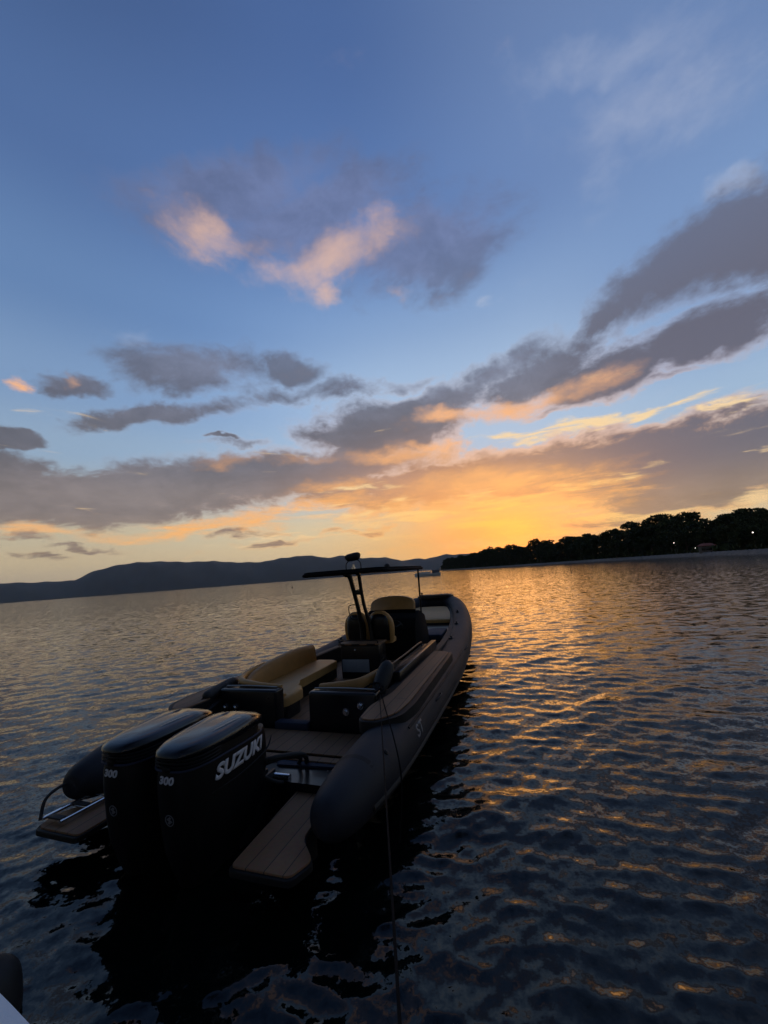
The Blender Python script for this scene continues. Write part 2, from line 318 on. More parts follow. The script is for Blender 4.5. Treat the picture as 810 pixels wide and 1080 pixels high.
# grey cloud colour
gcol = ramp(eln, [(0, (150, 120, 100)), (.06, (136, 118, 106)), (.12, (120, 109, 107)), (.2, (96, 95, 104)), (.32, (100, 104, 122)), (.5, (100, 109, 142)), (1, (50, 62, 100))])
inner = mth('MULTIPLY', mrange(fine, .3, .72, 1.22, .84), mrange(iso, .3, .7, 1.1, .92))
gcol = mixc(1.0, gcol, inner, 'MULTIPLY')
g_cl = glow(11, 8, 18, 7.5)
gcol = mixc(mth('MULTIPLY', mrange(az, 20, 36), mrange(el, 5, 12)), gcol, s2l(92, 90, 104))
gcol = mixc(mth('MULTIPLY', g_cl, .9), gcol, s2l(238, 156, 82))
gsoft = mrange(el, 16, 30)
gmask = mrange(mth('DIVIDE', mth('SUBTRACT', fg, mth('SUBTRACT', .36, mth('MULTIPLY', gsoft, .10))), mth('ADD', .30, mth('MULTIPLY', gsoft, .28))), 0, 1)
dens = mrange(el, 24, 38, 1.0, .78)
skyc = mixc(mth('MULTIPLY', gmask, mth('MULTIPLY', dens, .94)), skyc, gcol)
rim = mth('MULTIPLY', mth('MULTIPLY', mrange(fg, .22, .42), mrange(fg, .42, .74, 1, 0)), glow(18, 8, 30, 13))
# lit undersides, warmer and brighter towards the sun and the horizon
lcol = ramp(eln, [(0, (250, 190, 110)), (.1, (247, 176, 100)), (.22, (236, 172, 118)), (.34, (214, 176, 156)), (1, (200, 170, 170))])
skyc = mixc(mth('MULTIPLY', rim, .85), skyc, lcol)
skyc = mixc(mth('MULTIPLY', mrange(fl, .18, 1.2, 0, 1.0), mrange(el, 22, 34, 1.0, .78)), skyc, lcol)
ycol = mixc(glow(17, 5, 20, 9), s2l(236, 206, 158), s2l(255, 190, 80))
skyc = mixc(mth('MULTIPLY', mrange(fy, .38, 1.1, 0, .92), mrange(el, 20, 26, 1, 0)), skyc, ycol)
skyc = mixc(mth('MULTIPLY', g_core, .62), skyc, s2l(255, 196, 78))
skyc = mixc(mth('MULTIPLY', glow(SUN_AZ, 3.8, 7.5, 4.6), 1.0), skyc, mixc(1.0, skyc, (1.65, 1.08, .85), 'MULTIPLY'))
# the eastern half of the dusk sky is darker
skyc = mixc(1.0, skyc, mrange(dy, -.35, .55, .24, 1.0), 'MULTIPLY')
ns = node('ShaderNodeTexSky', sky_type='NISHITA', sun_disc=False); ns.sun_elevation = R(SUN_EL); ns.sun_rotation = R(SUN_AZ)
ns.air_density = 1; ns.dust_density = 2
nsk = mixc(1.0, ns.outputs['Color'], (.004, .004, .004), 'MULTIPLY')
skyc = mixc(1.0, skyc, nsk, 'ADD')
L.new(skyc, bg.inputs['Color']); bg.inputs['Strength'].default_value = 1.0
w.cycles.sampling_method = 'MANUAL'; w.cycles.sample_map_resolution = 1024

sun_d = bpy.data.lights.new('sun', 'SUN'); sun = bpy.data.objects.new('sun', sun_d); col.objects.link(sun)
sun_d.energy = .06; sun_d.color = (1, .52, .2); sun_d.angle = R(14)
sun.rotation_euler = sd.to_track_quat('Z', 'Y').to_euler()

# ------------------------------------------------------------------ sea
def build_sea():
    C0 = np.array([0., -.8])
    NA = 1150; a0, a1 = R(-62), R(64)
    rs = [1.0]
    while rs[-1] < 70: rs.append(rs[-1] * 1.005 + .003)
    while rs[-1] < 9300: rs.append(rs[-1] * 1.035)
    rs = np.array(rs); NR = len(rs)
    ang = np.linspace(a0, a1, NA)
    # coarse remainder of the circle
    rest = np.linspace(a1, a0 + 2 * math.pi, 90)[1:-1]
    ang = np.concatenate([ang, rest]); NT = len(ang)
    Rg, Ag = np.meshgrid(rs, ang, indexing='ij')
    X = (C0[0] + Rg * np.sin(Ag)).astype(np.float32); Y = (C0[1] + Rg * np.cos(Ag)).astype(np.float32)
    dr = np.gradient(rs)
    sp_ = np.maximum(dr[:, None], Rg * (np.gradient(ang)[None, :])).astype(np.float32)
    Z = np.zeros_like(X); DX = np.zeros_like(X); DY = np.zeros_like(X); res = np.zeros_like(X); tot = 0
    NW = 120
    lam = np.exp(np.linspace(math.log(.09), math.log(2.8), NW)) * rng.uniform(.95, 1.05, NW)
    for i in range(NW):
        th = R(-78) + rng.normal(0, 1) * R(36)
        k = 2 * math.pi / lam[i]; kx, ky = k * math.cos(th), k * math.sin(th)
        s = .0152 * float(np.interp(math.log(lam[i]), [math.log(.09), math.log(.2), math.log(.6), math.log(1.3), math.log(2.8)], [1.2, 1.6, .85, .40, .24])) * rng.uniform(.6, 1.4)      # slope of this component
        A = s / k; ph = rng.uniform(0, 6.28)
        wt = np.clip((lam[i] / sp_ - 2.5) / 3.5, 0, 1)
        rows = np.where(wt.max(axis=1) > 0)[0]
        tot += s * s
        if len(rows) == 0: continue
        a, b = rows[0], rows[-1] + 1
        P = kx * X[a:b] + ky * Y[a:b] + ph
        sn, cs = np.sin(P), np.cos(P); W = wt[a:b]
        Z[a:b] += A * W * cs
        DX[a:b] += -A * W * sn * (kx / k) * 1.25; DY[a:b] += -A * W * sn * (ky / k) * 1.25
        res[a:b] += s * s * W * W
    # gusty patches: calmer and rougher water
    gp = .85 + .3 * np.sin(X * .13 + 1.3 * np.sin(Y * .07)) * np.sin(Y * .11 + .8 + np.sin(X * .05))
    Z *= gp
    V = np.stack([X + DX, Y + DY, Z], -1).reshape(-1, 3)
    idx = np.arange(NR * NT).reshape(NR, NT)
    nx = np.roll(idx, -1, axis=1)
    F = np.stack([idx[:-1], idx[1:], nx[1:], nx[:-1]], -1).reshape(-1, 4)
    # centre disc
    cidx = len(V); V = np.vstack([V, [[C0[0], C0[1], 0]]])
    T = np.stack([np.full(NT, cidx), idx[0], nx[0]], -1)
    me = bpy.data.meshes.new('sea')
    me.vertices.add(len(V)); me.vertices.foreach_set('co', V.astype(np.float32).ravel())
    nl = F.size + T.size; me.loops.add(nl)
    me.loops.foreach_set('vertex_index', np.concatenate([F.ravel(), T.ravel()]).astype(np.int32))
    np_ = len(F) + len(T); me.polygons.add(np_)
    st = np.concatenate([np.arange(len(F)) * 4, len(F) * 4 + np.arange(len(T)) * 3]).astype(np.int32)
    me.polygons.foreach_set('loop_start', st)
    me.polygons.foreach_set('use_smooth', np.ones(np_, bool))
    me.update(calc_edges=True); me.validate()
    at = me.attributes.new('unresolved', 'FLOAT', 'POINT')
    u = np.sqrt(np.clip(1 - res / tot, 0, 1)).ravel(); u = np.append(u, 0).astype(np.float32)
    at.data.foreach_set('value', u)
    mt, nt, b = new_mat('sea_water'); N, L = nt.nodes, nt.links
    b.inputs['Base Color'].default_value = (.0010, .0030, .0028, 1); b.inputs['Roughness'].default_value = .055; b.inputs['IOR'].default_value = 1.333
    tc = N.new('ShaderNodeTexCoord')
    def nv(scale, det, sy=1.):
        mp = N.new('ShaderNodeMapping'); mp.inputs['Scale'].default_value = (scale, scale * sy, 1); L.new(tc.outputs['Object'], mp.inputs['Vector'])
        n = N.new('ShaderNodeTexNoise'); n.inputs['Scale'].default_value = 1; n.inputs['Detail'].default_value = det; n.inputs['Roughness'].default_value = .6
        L.new(mp.outputs['Vector'], n.inputs['Vector'])
        v = N.new('ShaderNodeVectorMath'); v.operation = 'SUBTRACT'; L.new(n.outputs['Color'], v.inputs[0]); v.inputs[1].default_value = (.5, .5, .5)
        m2 = N.new('ShaderNodeVectorMath'); m2.operation = 'MULTIPLY'; L.new(v.outputs[0], m2.inputs[0]); return m2
    n1 = nv(22, 5); n1.inputs[1].default_value = (.32, .32, 0)
    n2 = nv(2.4, 5, 1.5)
    atn = N.new('ShaderNodeAttribute'); atn.attribute_name = 'unresolved'
    cbx = N.new('ShaderNodeCombineXYZ')
    ml = N.new('ShaderNodeMath'); ml.operation = 'MULTIPLY'; ml.inputs[1].default_value = .6; L.new(atn.outputs['Fac'], ml.inputs[0])
    L.new(ml.outputs[0], cbx.inputs[0]); L.new(ml.outputs[0], cbx.inputs[1]); L.new(cbx.outputs[0], n2.inputs[1])
    g = N.new('ShaderNodeNewGeometry')
    a1_ = N.new('ShaderNodeVectorMath'); a1_.operation = 'ADD'; L.new(g.outputs['Normal'], a1_.inputs[0]); L.new(n1.outputs[0], a1_.inputs[1])
    a2_ = N.new('ShaderNodeVectorMath'); a2_.operation = 'ADD'; L.new(a1_.outputs[0], a2_.inputs[0]); L.new(n2.outputs[0], a2_.inputs[1])
    nn = N.new('ShaderNodeVectorMath'); nn.operation = 'NORMALIZE'; L.new(a2_.outputs[0], nn.inputs[0]); L.new(nn.outputs[0], b.inputs['Normal'])
    me.materials.append(mt)
    o = bpy.data.objects.new('sea', me); col.objects.link(o)
    tag(o, 'dark rippled sea reflecting the orange dusk sky', kind='structure')
build_sea()

# ------------------------------------------------------------------ hills
def vnoise(x, y, seed=0):
    v = 0; a = 1
    for o in range(5):
        f = 2 ** o
        v += a * math.sin(x * f * 1.7 + seed + 1.9 * math.sin(y * f * 1.3 + seed * 2 + o)) * math.cos(y * f * 1.1 + o * 2.3 + seed); a *= .5
    return v
M['hill'] = mat('scrub_hillside', (.035, .042, .03), .9, var=.5, vscale=.004)
def hill(name, prof, D, depth, label, step=.25, rough=8):
    azs = np.arange(prof[0][0], prof[-1][0], step); hs = np.interp(azs, [p[0] for p in prof], [p[1] for p in prof]) + rough * np.array([.5 * vnoise(a * 1.7, 2.0, 4) for a in azs])
    rows = []; NRW = 18
    for j in range(NRW + 1):
        f = j / NRW                       # 0 = near shore, .6 = ridge, 1 = far foot
        row = []
        for a, h in zip(azs, hs):
            k = math.sin(min(f / .6, 1) * math.pi / 2) ** .9 if f <= .6 else math.cos((f - .6) / .4 * math.pi / 2)
            rr = D - depth * .6 + depth * f
            if abs(f - .6) < .03: hh = h
            else: hh = h * k * (1 + .10 * vnoise(a * .5 + f * 1.5, f * 4, 3)) + rough * .6 * vnoise(a * 1.1 - f * 3, f * 6, 5) * k
            hh = max(min(hh, h * (rr / D) * .985) if abs(f - .6) > .03 else hh, -6 if f in (0, 1) else 1)
            if f in (0, 1): hh = -4
            row.append((rr * math.sin(R(a)), rr * math.cos(R(a)), hh))
        rows.append(row)
    bm = bm_new(); loft(bm, rows, closed=False)
    o = obj(name, bm, M['hill'], angle=180); tag(o, label, kind='structure')
R1 = [(-49.02, 194.8), (-46.48, 214.5), (-45.12, 236.1), (-42.16, 223.6), (-38.99, 222.2), (-37.72, 311.8), (-35.56, 387.3), (-33.16, 426.2), (-30.39, 424.3), (-27.47, 398.6), (-24.27, 394.3), (-21.64, 354.9), (-18.03, 335.5), (-15.43, 377.8), (-12.1, 398.4), (-10.88, 384.6), (-8.72, 328.7), (-7.19, 356.0), (-5.66, 343.7), (-3.87, 289.4), (-0.37, 272.4), (1.42, 220.4), (3.71, 105.6), (5.86, 8.6), (8.29, -43.5)]
R2 = [(-8.25, 184.6), (-1.3, 189.7), (2.95, 257.5), (4.78, 271.0), (5.45, 243.1), (6.58, 262.2), (7.85, 295.5), (8.68, 311.6), (9.63, 286.2), (11.26, 286.3), (13.27, 281.2), (16.47, 182.5), (20.15, 60.5)]
R3 = [(38.72, 32.4), (40.15, 48.3), (40.89, 56.8), (41.58, 61.0), (42.29, 60.9), (42.87, 56.9), (43.67, 46.7), (44.93, 27.9)]
hill('hills', R1, 6500, 2400, 'long dark blue hills across the water on the left')
hill('hills', R2, 8300, 1600, 'paler farther ridge behind the end of the long hills')
hill('hill', R3, 900, 160, 'low dark hill rising behind the trees on the right', step=.3, rough=1)

# ------------------------------------------------------------------ headland with its pines
SHORE = [(7.76, 712.5), (11.02, 501.6), (14.99, 412.1), (20.05, 327.6), (24.8, 290.3), (30.26, 241.9), (35.18, 211.8), (38.71, 183.4), (41.92, 160.2), (44.13, 144.7), (46.84, 131.5), (49.88, 120.6)]
SKYL = [(7.92, 0.0246), (9.87, 0.029), (12.61, 0.0346), (14.66, 0.0433), (16.61, 0.0425), (17.95, 0.0497), (19.79, 0.042), (21.13, 0.0557), (22.93, 0.0525), (24.71, 0.0536), (25.77, 0.056), (27.61, 0.059), (29.77, 0.0566), (31.36, 0.0575), (31.97, 0.0688), (33.16, 0.066), (34.99, 0.0739), (35.9, 0.0695), (36.89, 0.077), (38.21, 0.0734), (39.83, 0.0613), (41.04, 0.0581), (42.29, 0.0639), (43.53, 0.0731), (45.02, 0.0756), (47.09, 0.074), (49.6, 0.0703)]
def shore_r(a): return float(np.interp(a, [p[0] for p in SHORE], [p[1] for p in SHORE]))
def sky_t(a): return float(np.interp(a, [p[0] for p in SKYL], [p[1] for p in SKYL]))
M['soil'] = mat('headland_soil', (.06, .055, .035), .95, var=.5, vscale=.3)
M['stone'] = mat('pale_shore_stone', (.20, .18, .16), .9, var=.6, vscale=.9, bump=.6, bscale=3)
azs = np.arange(7.4, 58, .35)
def shore_pt(a, off, z):
    r = shore_r(a) + off; return (r * math.sin(R(a)), r * math.cos(R(a)), z)
def ground_z(off):
    return float(np.interp(off, [0, 4, 9, 30, 80, 160], [-.3, .5, .9, 2.6, 5, 5.5]))
bm = bm_new()
loft(bm, [[shore_pt(a, o, ground_z(o) + (.12 * vnoise(a * 9, o, 1) if o > 0 else -.6)) for a in azs] for o in (-.5, 4, 9, 18, 30, 50, 80, 120, 160)], closed=False)
tag(obj('headland', bm, M['soil'], angle=180), 'low wooded headland on the right under the pines', kind='structure')
bm = bm_new()
az2 = np.arange(7.6, 58, .12)
rows = []
for o_, z_ in ((-1.2, -.5), (-.2, .35), (1.2, .8), (2.6, 1.1), (4.4, 1.35), (5.6, .75)):
    rows.append([shore_pt(a, o_ + .9 * vnoise(a * 3, o_, 8) * .5, z_ + (.16 * vnoise(a * 11, o_ * 2, 4) if z_ > 0 else 0)) for a in az2])
loft(bm, rows, closed=False)
tag(obj('shore', bm, M['stone'], angle=50), 'pale rocky shore strip along the waterline of the headland', kind='structure')

mt, nt_, b_ = new_mat('pine_foliage'); N_, L_ = nt_.nodes, nt_.links
oi = N_.new('ShaderNodeNewGeometry'); cr = N_.new('ShaderNodeValToRGB'); L_.new(oi.outputs['Random Per Island'], cr.inputs['Fac'])
cr.color_ramp.elements[0].color = (.022, .034, .014, 1); cr.color_ramp.elements[1].color = (.075, .09, .035, 1)
L_.new(cr.outputs['Color'], b_.inputs['Base Color']); b_.inputs['Roughness'].default_value = .8; b_.inputs['Specular IOR Level'].default_value = .1
M['leaf'] = mt
M['bark'] = mat('pine_bark', (.13, .09, .06), .9, var=.4, vscale=4)
def pine(seed, H, spread):
    r = random.Random(seed)
    root = empty('pine_tree')
    bm = bm_new(); lean = r.uniform(-.6, .6)
    sweep(bm, [(0, 0, -.5), (lean * .3, .1, H * .25), (lean * .8, -.1, H * .5), (lean, 0, H * .8)], [.24, .19, .15, .05], 8, 3)
    lobes = []
    nl = r.randint(13, 17)
    for k in range(nl):
        a = r.uniform(0, 6.28); q = r.uniform(.15, 1) ** .6; zz = r.uniform(.30, .93)
        wid = spread * (1 - .55 * abs(zz - .62) / .38) * q
        c = (lean + wid * math.cos(a), wid * math.sin(a), H * zz); s = r.uniform(.85, 1.35) * spread * .42
        lobes.append((c, s)); zb = H * (zz - .2)
        sweep(bm, [(lean * .6, 0, zb), ((lean + c[0]) / 2, c[1] / 2, (zb + c[2]) / 2 + .2), c], [.09, .06, .03], 5, 2)
    obj('trunk', bm, M['bark'], root)
    V = []; F = []
    for c, s in lobes + [((lean, 0, H * .88), spread * .45), ((lean, 0, H * .6), spread * .7)]:
        for _ in range(125):
            v = Vector((r.gauss(0, 1), r.gauss(0, 1), r.gauss(0, 1))).normalized() * r.uniform(.5, 1.08) ** .7
            p = Vector(c) + Vector((v.x * s, v.y * s, v.z * s * .6))
            if p.z > H: p.z = H - r.uniform(0, .5)
            n1 = Vector((r.gauss(0, 1), r.gauss(0, 1), r.gauss(0, 1))).normalized(); n2 = n1.orthogonal().normalized(); n3 = n1.cross(n2)
            z = r.uniform(.22, .5); i = len(V)
            V += [p + n2 * z, p + n3 * z * .8, p - n2 * z, p - n3 * z * .8 + n1 * .15]; F.append((i, i + 1, i + 2, i + 3))
    obj('crown', (V, [], F), M['leaf'], root, smooth=False)
    return root, H
protos = [pine(s, h, w_) for s, h, w_ in ((1, 12, 4.2), (2, 12, 3.6), (3, 12, 4.8), (4, 12, 3.2), (5, 12, 4.4))]
kids = {p.name: [c for c in bpy.data.objects if c.parent == p] for p, _ in protos}
tree_labels = {
    0: ('dark pine in the low far stretch of the headland near the small boat', 'pines on the far tip of the headland'),
    1: ('dark pine in the middle stretch of the headland, left of the shore lamps', 'pines along the middle of the headland'),
    2: ('tall dark pine in the nearest stretch of wood, around the lit shore lamps', 'pines on the near part of the headland')}
used = set(); cnt = 0
def place_tree(a, off, fac):
    global cnt
    rr = shore_r(a) + off; gz = ground_z(off)
    top = 2.5 + sky_t(a) * rr; Ht = (top - gz) * fac
    if Ht < 2.5: return
    Ht = min(Ht, 24)
    pi = random.randrange(5); p, H0 = protos[pi]
    if pi in used:
        c = p.copy(); col.objects.link(c)
        for k_ in kids[p.name]:
            q = k_.copy(); col.objects.link(q); q.parent = c
    else: c = p; used.add(pi)
    c.location = (rr * math.sin(R(a)), rr * math.cos(R(a)), gz); c.rotation_euler = (0, 0, random.uniform(0, 6.28))
    s = Ht / H0; ws = s * random.uniform(.85, 1.15) if s < 1.3 else s * .95
    c.scale = (ws, ws, s)
    g = 0 if a < 20 else (1 if a < 34 else 2)
    tag(c, tree_labels[g][0], 'tree', tree_labels[g][1]); cnt += 1
for row, (off, fmin, fmax) in enumerate(((12, .40, .70), (20, .55, .85), (30, .78, 1.04), (42, .88, 1.12))):
    a = 7.9 + row * .3
    while a < 53:
        rr = shore_r(a) + off
        place_tree(a, off + random.uniform(-3, 3), random.uniform(fmin, fmax))
        a += math.degrees(random.uniform(3.8, 6.2) / rr) * (1.0 if rr < 260 else 1.4)

# undergrowth that closes the wood below the crowns: one uncountable mass
V = []; F = []
for _ in range(26000):
    a = random.uniform(7.7, 54); off = random.uniform(9, 48); rr = shore_r(a) + off
    z = ground_z(off) + random.uniform(0, 1) ** 1.4 * (5.5 if off > 20 else 2.2)
    p = Vector((rr * math.sin(R(a)), rr * math.cos(R(a)), z)); s = random.uniform(.4, .95)
    n1 = Vector((random.gauss(0, 1), random.gauss(0, 1), random.gauss(0, .6))).normalized(); n2 = n1.orthogonal().normalized(); n3 = n1.cross(n2)
    i = len(V); V += [p + n2 * s, p + n3 * s * .8, p - n2 * s, p - n3 * s * .8]; F.append((i, i + 1, i + 2, i + 3))
tag(obj('undergrowth', (V, [], F), M['leaf'], smooth=False), 'dense dark undergrowth beneath the pines of the headland', 'undergrowth', kind='stuff')

# lamps lit on the shore
mt, nt_, b_ = new_mat('lit_lamp_glass'); b_.inputs['Emission Color'].default_value = (1, .9, .75, 1); b_.inputs['Emission Strength'].default_value = 3; M['lamp'] = mt
def lamp(a, off, h, label, s=1.0, lit=True):
    rr = shore_r(a) + off; t = empty('street_lamp', (rr * math.sin(R(a)), rr * math.cos(R(a)), ground_z(off) - .1))
    tag(t, label, 'street lamp')
    bm = bm_new(); cyl(bm, (0, 0, 0), (0, 0, h - .3), .07, 8, .05); cyl(bm, (0, 0, 0), (0, 0, .4), .13, 8); obj('pole', bm, M['black_metal'], t)
    bm = bm_new(); bmesh.ops.create_uvsphere(bm, u_segments=12, v_segments=8, radius=.2 * s)
    bmesh.ops.translate(bm, verts=bm.verts, vec=(0, 0, h)); obj('globe', bm, M['lamp'], t)
    bm = bm_new(); cyl(bm, (0, 0, h + .24 * s), (0, 0, h + .36 * s), .2 * s, 10, .04); obj('cap', bm, M['black_metal'], t)
lamp(36.45, 7, 5.4, 'brightest white globe lamp on the shore, left of the red-roofed kiosk', 1.1)
lamp(43.35, 7, 5.6, 'white globe lamp among the trees nearest the right edge', .8)
lamp(38.3, 6, 2.6, 'small low lamp close beside the red-roofed kiosk', .5)

# kiosk
a = 39.3; rr = shore_r(a) + 8
k = empty('kiosk', (rr * math.sin(R(a)), rr * math.cos(R(a)), .9), -R(a)); tag(k, 'small beach kiosk with a dull red roof under the pines', 'kiosk')
M['red_roof'] = mat('dull_red_tiles', (.32, .09, .06), .8, var=.3, vscale=8); M['plaster'] = mat('kiosk_plaster', (.25, .21, .18), .9)
bm = bm_new(); box(bm, -2.4, 2.4, -1.6, 1.6, 0, 2.7, .03); obj('wall', bm, M['plaster'], k)
bm = bm_new(); loft(bm, [[(-2.9, -2.1, 2.65), (2.9, -2.1, 2.65), (2.9, 2.1, 2.65), (-2.9, 2.1, 2.65)], [(-2.9, -2.1, 2.8), (2.9, -2.1, 2.8), (2.9, 2.1, 2.8), (-2.9, 2.1, 2.8)], [(-1.3, -.05, 3.7), (1.3, -.05, 3.7), (1.3, .05, 3.7), (-1.3, .05, 3.7)]]); obj('roof', bm, M['red_roof'], k, smooth=False)
bm = bm_new(); box(bm, -1.5, 1.5, -1.66, -1.58, 1.1, 2.2, .01); obj('serving_window', bm, M['glass'], k)
bm = bm_new(); box(bm, -1.7, 1.7, -1.95, -1.55, .98, 1.08, .01); obj('counter', bm, M['plaster'], k)

# ------------------------------------------------------------------ small excursion boat far off
eb = empty('excursion_boat', (17.2, 172.3, 0), R(172)); tag(eb, 'small pale excursion boat with an open railed deck far out by the headland tip', 'boat')
M['whiteboat'] = mat('white_boat_paint', (.88, .86, .82), .4)
M['darkboat'] = mat('dark_boat_paint', (.16, .16, .18), .5)
def hullring(x, w_, zt): return [(x, -w_, zt), (x, -w_ * .8, -.2), (x, 0, -.45), (x, w_ * .8, -.2), (x, w_, zt)]
bm = bm_new(); loft(bm, [hullring(-5.6, 1.3, .95), hullring(-3, 1.6, .8), (hullring(0, 1.7, .8)), hullring(3, 1.4, .95), hullring(5, .6, 1.25), hullring(5.9, .05, 1.45)]); obj('hull', bm, M['whiteboat'], eb)
bm = bm_new(); loft(bm, [[(x, -w_, z), (x, w_, z), (x, w_, z + .28), (x, -w_, z + .28)] for x, w_, z in ((-5.6, 1.33, .96), (-3, 1.64, .82), (0, 1.74, .82), (3, 1.43, .97), (5.2, .5, 1.27))]); obj('bulwark', bm, M['whiteboat'], eb)
bm = bm_new(); box(bm, -1.2, 4.2, -1.1, 1.1, 1.15, 1.85, .1); obj('cabin', bm, M['whiteboat'], eb)
bm = bm_new(); box(bm, -1.6, 4.6, -1.25, 1.25, 2.75, 2.87, .04)
for x in (-1.4, .4, 2.3, 4.3):
    for y in (-1.1, 1.1): cyl(bm, (x, y, 1.1), (x, y, 2.76), .05, 6)
obj('canopy', bm, M['whiteboat'], eb)
bm = bm_new()
box(bm, -5.2, -1.9, -1.2, 1.2, 1.1, 2.5, .15); obj('wheelhouse', bm, M['darkboat'], eb)
bm = bm_new(); cyl(bm, (1.5, 0, 2.8), (1.5, 0, 4.6), .05, 6); cyl(bm, (1.5, -.5, 4.0), (1.5, .5, 4.0), .03, 6); obj('mast', bm, M['darkboat'], eb)

# buoys
M['buoy'] = mat('dark_buoy', (.05, .045, .04), .6)
def buoy(x, y, s, label):
    t = empty('buoy', (x, y, 0)); tag(t, label, 'buoy')
    bm = bm_new(); bmesh.ops.create_uvsphere(bm, u_segments=14, v_segments=10, radius=.3 * s); obj('float', bm, M['buoy'], t)
    bm = bm_new(); cyl(bm, (0, 0, .2 * s), (0, 0, .9 * s), .06 * s, 8); cyl(bm, (0, 0, .85 * s), (0, 0, 1.15 * s), .12 * s, 8, .02); obj('marker', bm, M['buoy'], t)
buoy(-34.6, 138.7, 1.1, 'tiny dark buoy far out under the left end of the boat roof')
buoy(32.4, 46.8, .3, 'tiny dark buoy on grey water below the shore lamps')
buoy(34.4, 73.9, .45, 'tiny dark buoy on orange water before the middle pines')

# ------------------------------------------------------------------ the inflatable boat
PSI = R(19)
boat = empty('inflatable_boat', (-2.28, 3.70, 0), -PSI)
tag(boat, 'long dark rigid inflatable boat with twin black outboards and a T-shaped roof', 'boat')
B = boat
# tube centreline: (s, t, z, r)
TC = [(.34, 1.53, .49, .05), (.37, 1.535, .49, .12), (.46, 1.545, .49, .185), (.66, 1.56, .485, .24), (1.05, 1.585, .485, .285), (1.6, 1.61, .48, .31), (2.4, 1.62, .475, .32), (4, 1.63, .45, .315), (5.5, 1.63, .46, .31), (7, 1.60, .54, .295), (8.4, 1.51, .68, .285), (9.6, 1.38, .82, .28), (10.7, 1.17, .98, .28), (11.6, .93, 1.12, .275), (12.2, .66, 1.20, .27), (12.5, .33, 1.24, .265), (12.56, 0, 1.25, .265)]
def tcz(s): return tuple(np.interp(s, [p[0] for p in TC[:15]], [p[i] for p in TC[:15]]) for i in (1, 2, 3))
bvh_tube = {}
for sg in (1, -1):
    bm = bm_new(); sweep(bm, [(sg * t, s, z) for s, t, z, r in TC], [p[3] for p in TC], 40, 8)
    bvh_tube[sg] = BVHTree.FromBMesh(bm)
    tb = obj('inflatable_tube', bm, M['hypalon'], B)
    # seams round the tube
    # rubbing strake along the outer side
    bm = bm_new(); pts = []
    for s in np.linspace(.8, 12.1, 34):
        t, z, r = tcz(s); pts.append((sg * (t + r * .955), s, z - r * .28))
    sweep(bm, pts, .024, 8, 2, squash=1.3); obj('rub_strake', bm, M['rubber'], tb)
    bm = bm_new()
    pts = [(sg * (tcz(s)[0] + tcz(s)[2] * .78), s, tcz(s)[1] + tcz(s)[2] * .66) for s in np.linspace(1.9, 6.2, 16)]
    sweep(bm, pts, .014, 8, 2); obj('piping', bm, M['gel_dark'], tb)
    for s in (7.0, 8.5, 9.9):
        t, z, r = tcz(s); bm = bm_new()
        cx, cz = sg * (t - r * .35), z + r * .93
        box(bm, cx - .05, cx + .05, s - .11, s + .11, cz - .01, cz + .025, .012)
        cyl(bm, (cx, s - .07, cz + .055), (cx, s + .07, cz + .055), .016, 8); cyl(bm, (cx, s - .03, cz), (cx, s - .03, cz + .05), .018, 8); cyl(bm, (cx, s + .03, cz), (cx, s + .03, cz + .05), .018, 8)
        obj('cleat', bm, M['rubber'], tb)
    t, z, r = tcz(.95); bm = bm_new()
    loft(bm, [[(sg * (tt + rr_ * math.cos(k)), ss, zz + rr_ * math.sin(k)) for k in np.linspace(0, 2 * math.pi, 40)] for ss, tt, zz, rr_ in ((.93, t, z, tcz(.93)[2] + .005), (.99, t, z, tcz(.99)[2] + .005))], closed=False)
    obj('end_cone_seam', bm, M['gel_dark'], tb)
    bm = bm_new(); t, z, r = tcz(1.25); v0 = Vector((sg * (t + r * .70), 1.25, z + r * .72)); dv = Vector((sg * .7, 0, .72)).normalized()
    cyl(bm, v0 - dv * .01, v0 + dv * .012, .032, 18); cyl(bm, v0 + dv * .01, v0 + dv * .02, .02, 14); obj('air_valve', bm, M['rubber'], tb)
    for s in (3.3, 6.6):
        t, z, r = tcz(s); bm = bm_new(); k_ = .45
        px, pz = sg * (t + r * math.cos(k_)), z + r * math.sin(k_)
        sweep(bm, [(px, s - .17, pz), (px + sg * .03, s - .12, pz + .02), (px + sg * .045, s, pz + .03), (px + sg * .03, s + .12, pz + .02), (px, s + .17, pz)], .013, 8, 4); obj('grab_handle', bm, M['rubber'], tb)
    # seam bands where the tube panels join
    for s in (2.0, 4.4, 6.9, 9.2):
        t, z, r = tcz(s); t2, z2, r2 = tcz(s + .07); bm = bm_new()
        loft(bm, [[(sg * (tt + rr_ * math.cos(k)), ss, zz + rr_ * math.sin(k)) for k in np.linspace(-1.6, 3.0, 30)] for ss, tt, zz, rr_ in ((s, t, z, r + .004), (s + .07, t2, z2, r2 + .004))], closed=False)
        obj('seam_band', bm, M['hypalon'], tb)
    # maker's letters on the outer side of the tube
    if sg == 1:
        bm = text_mesh('ST', .20, .005, .2, 1.25)
        project_on(bm, bvh_tube[1], (1.72, 2.15, .53), (0, 1, 0), (.25, 0, .97), (-1, 0, -.25), .004)
        obj('tube_lettering', bm, M['letter_dim'], tb, smooth=False)
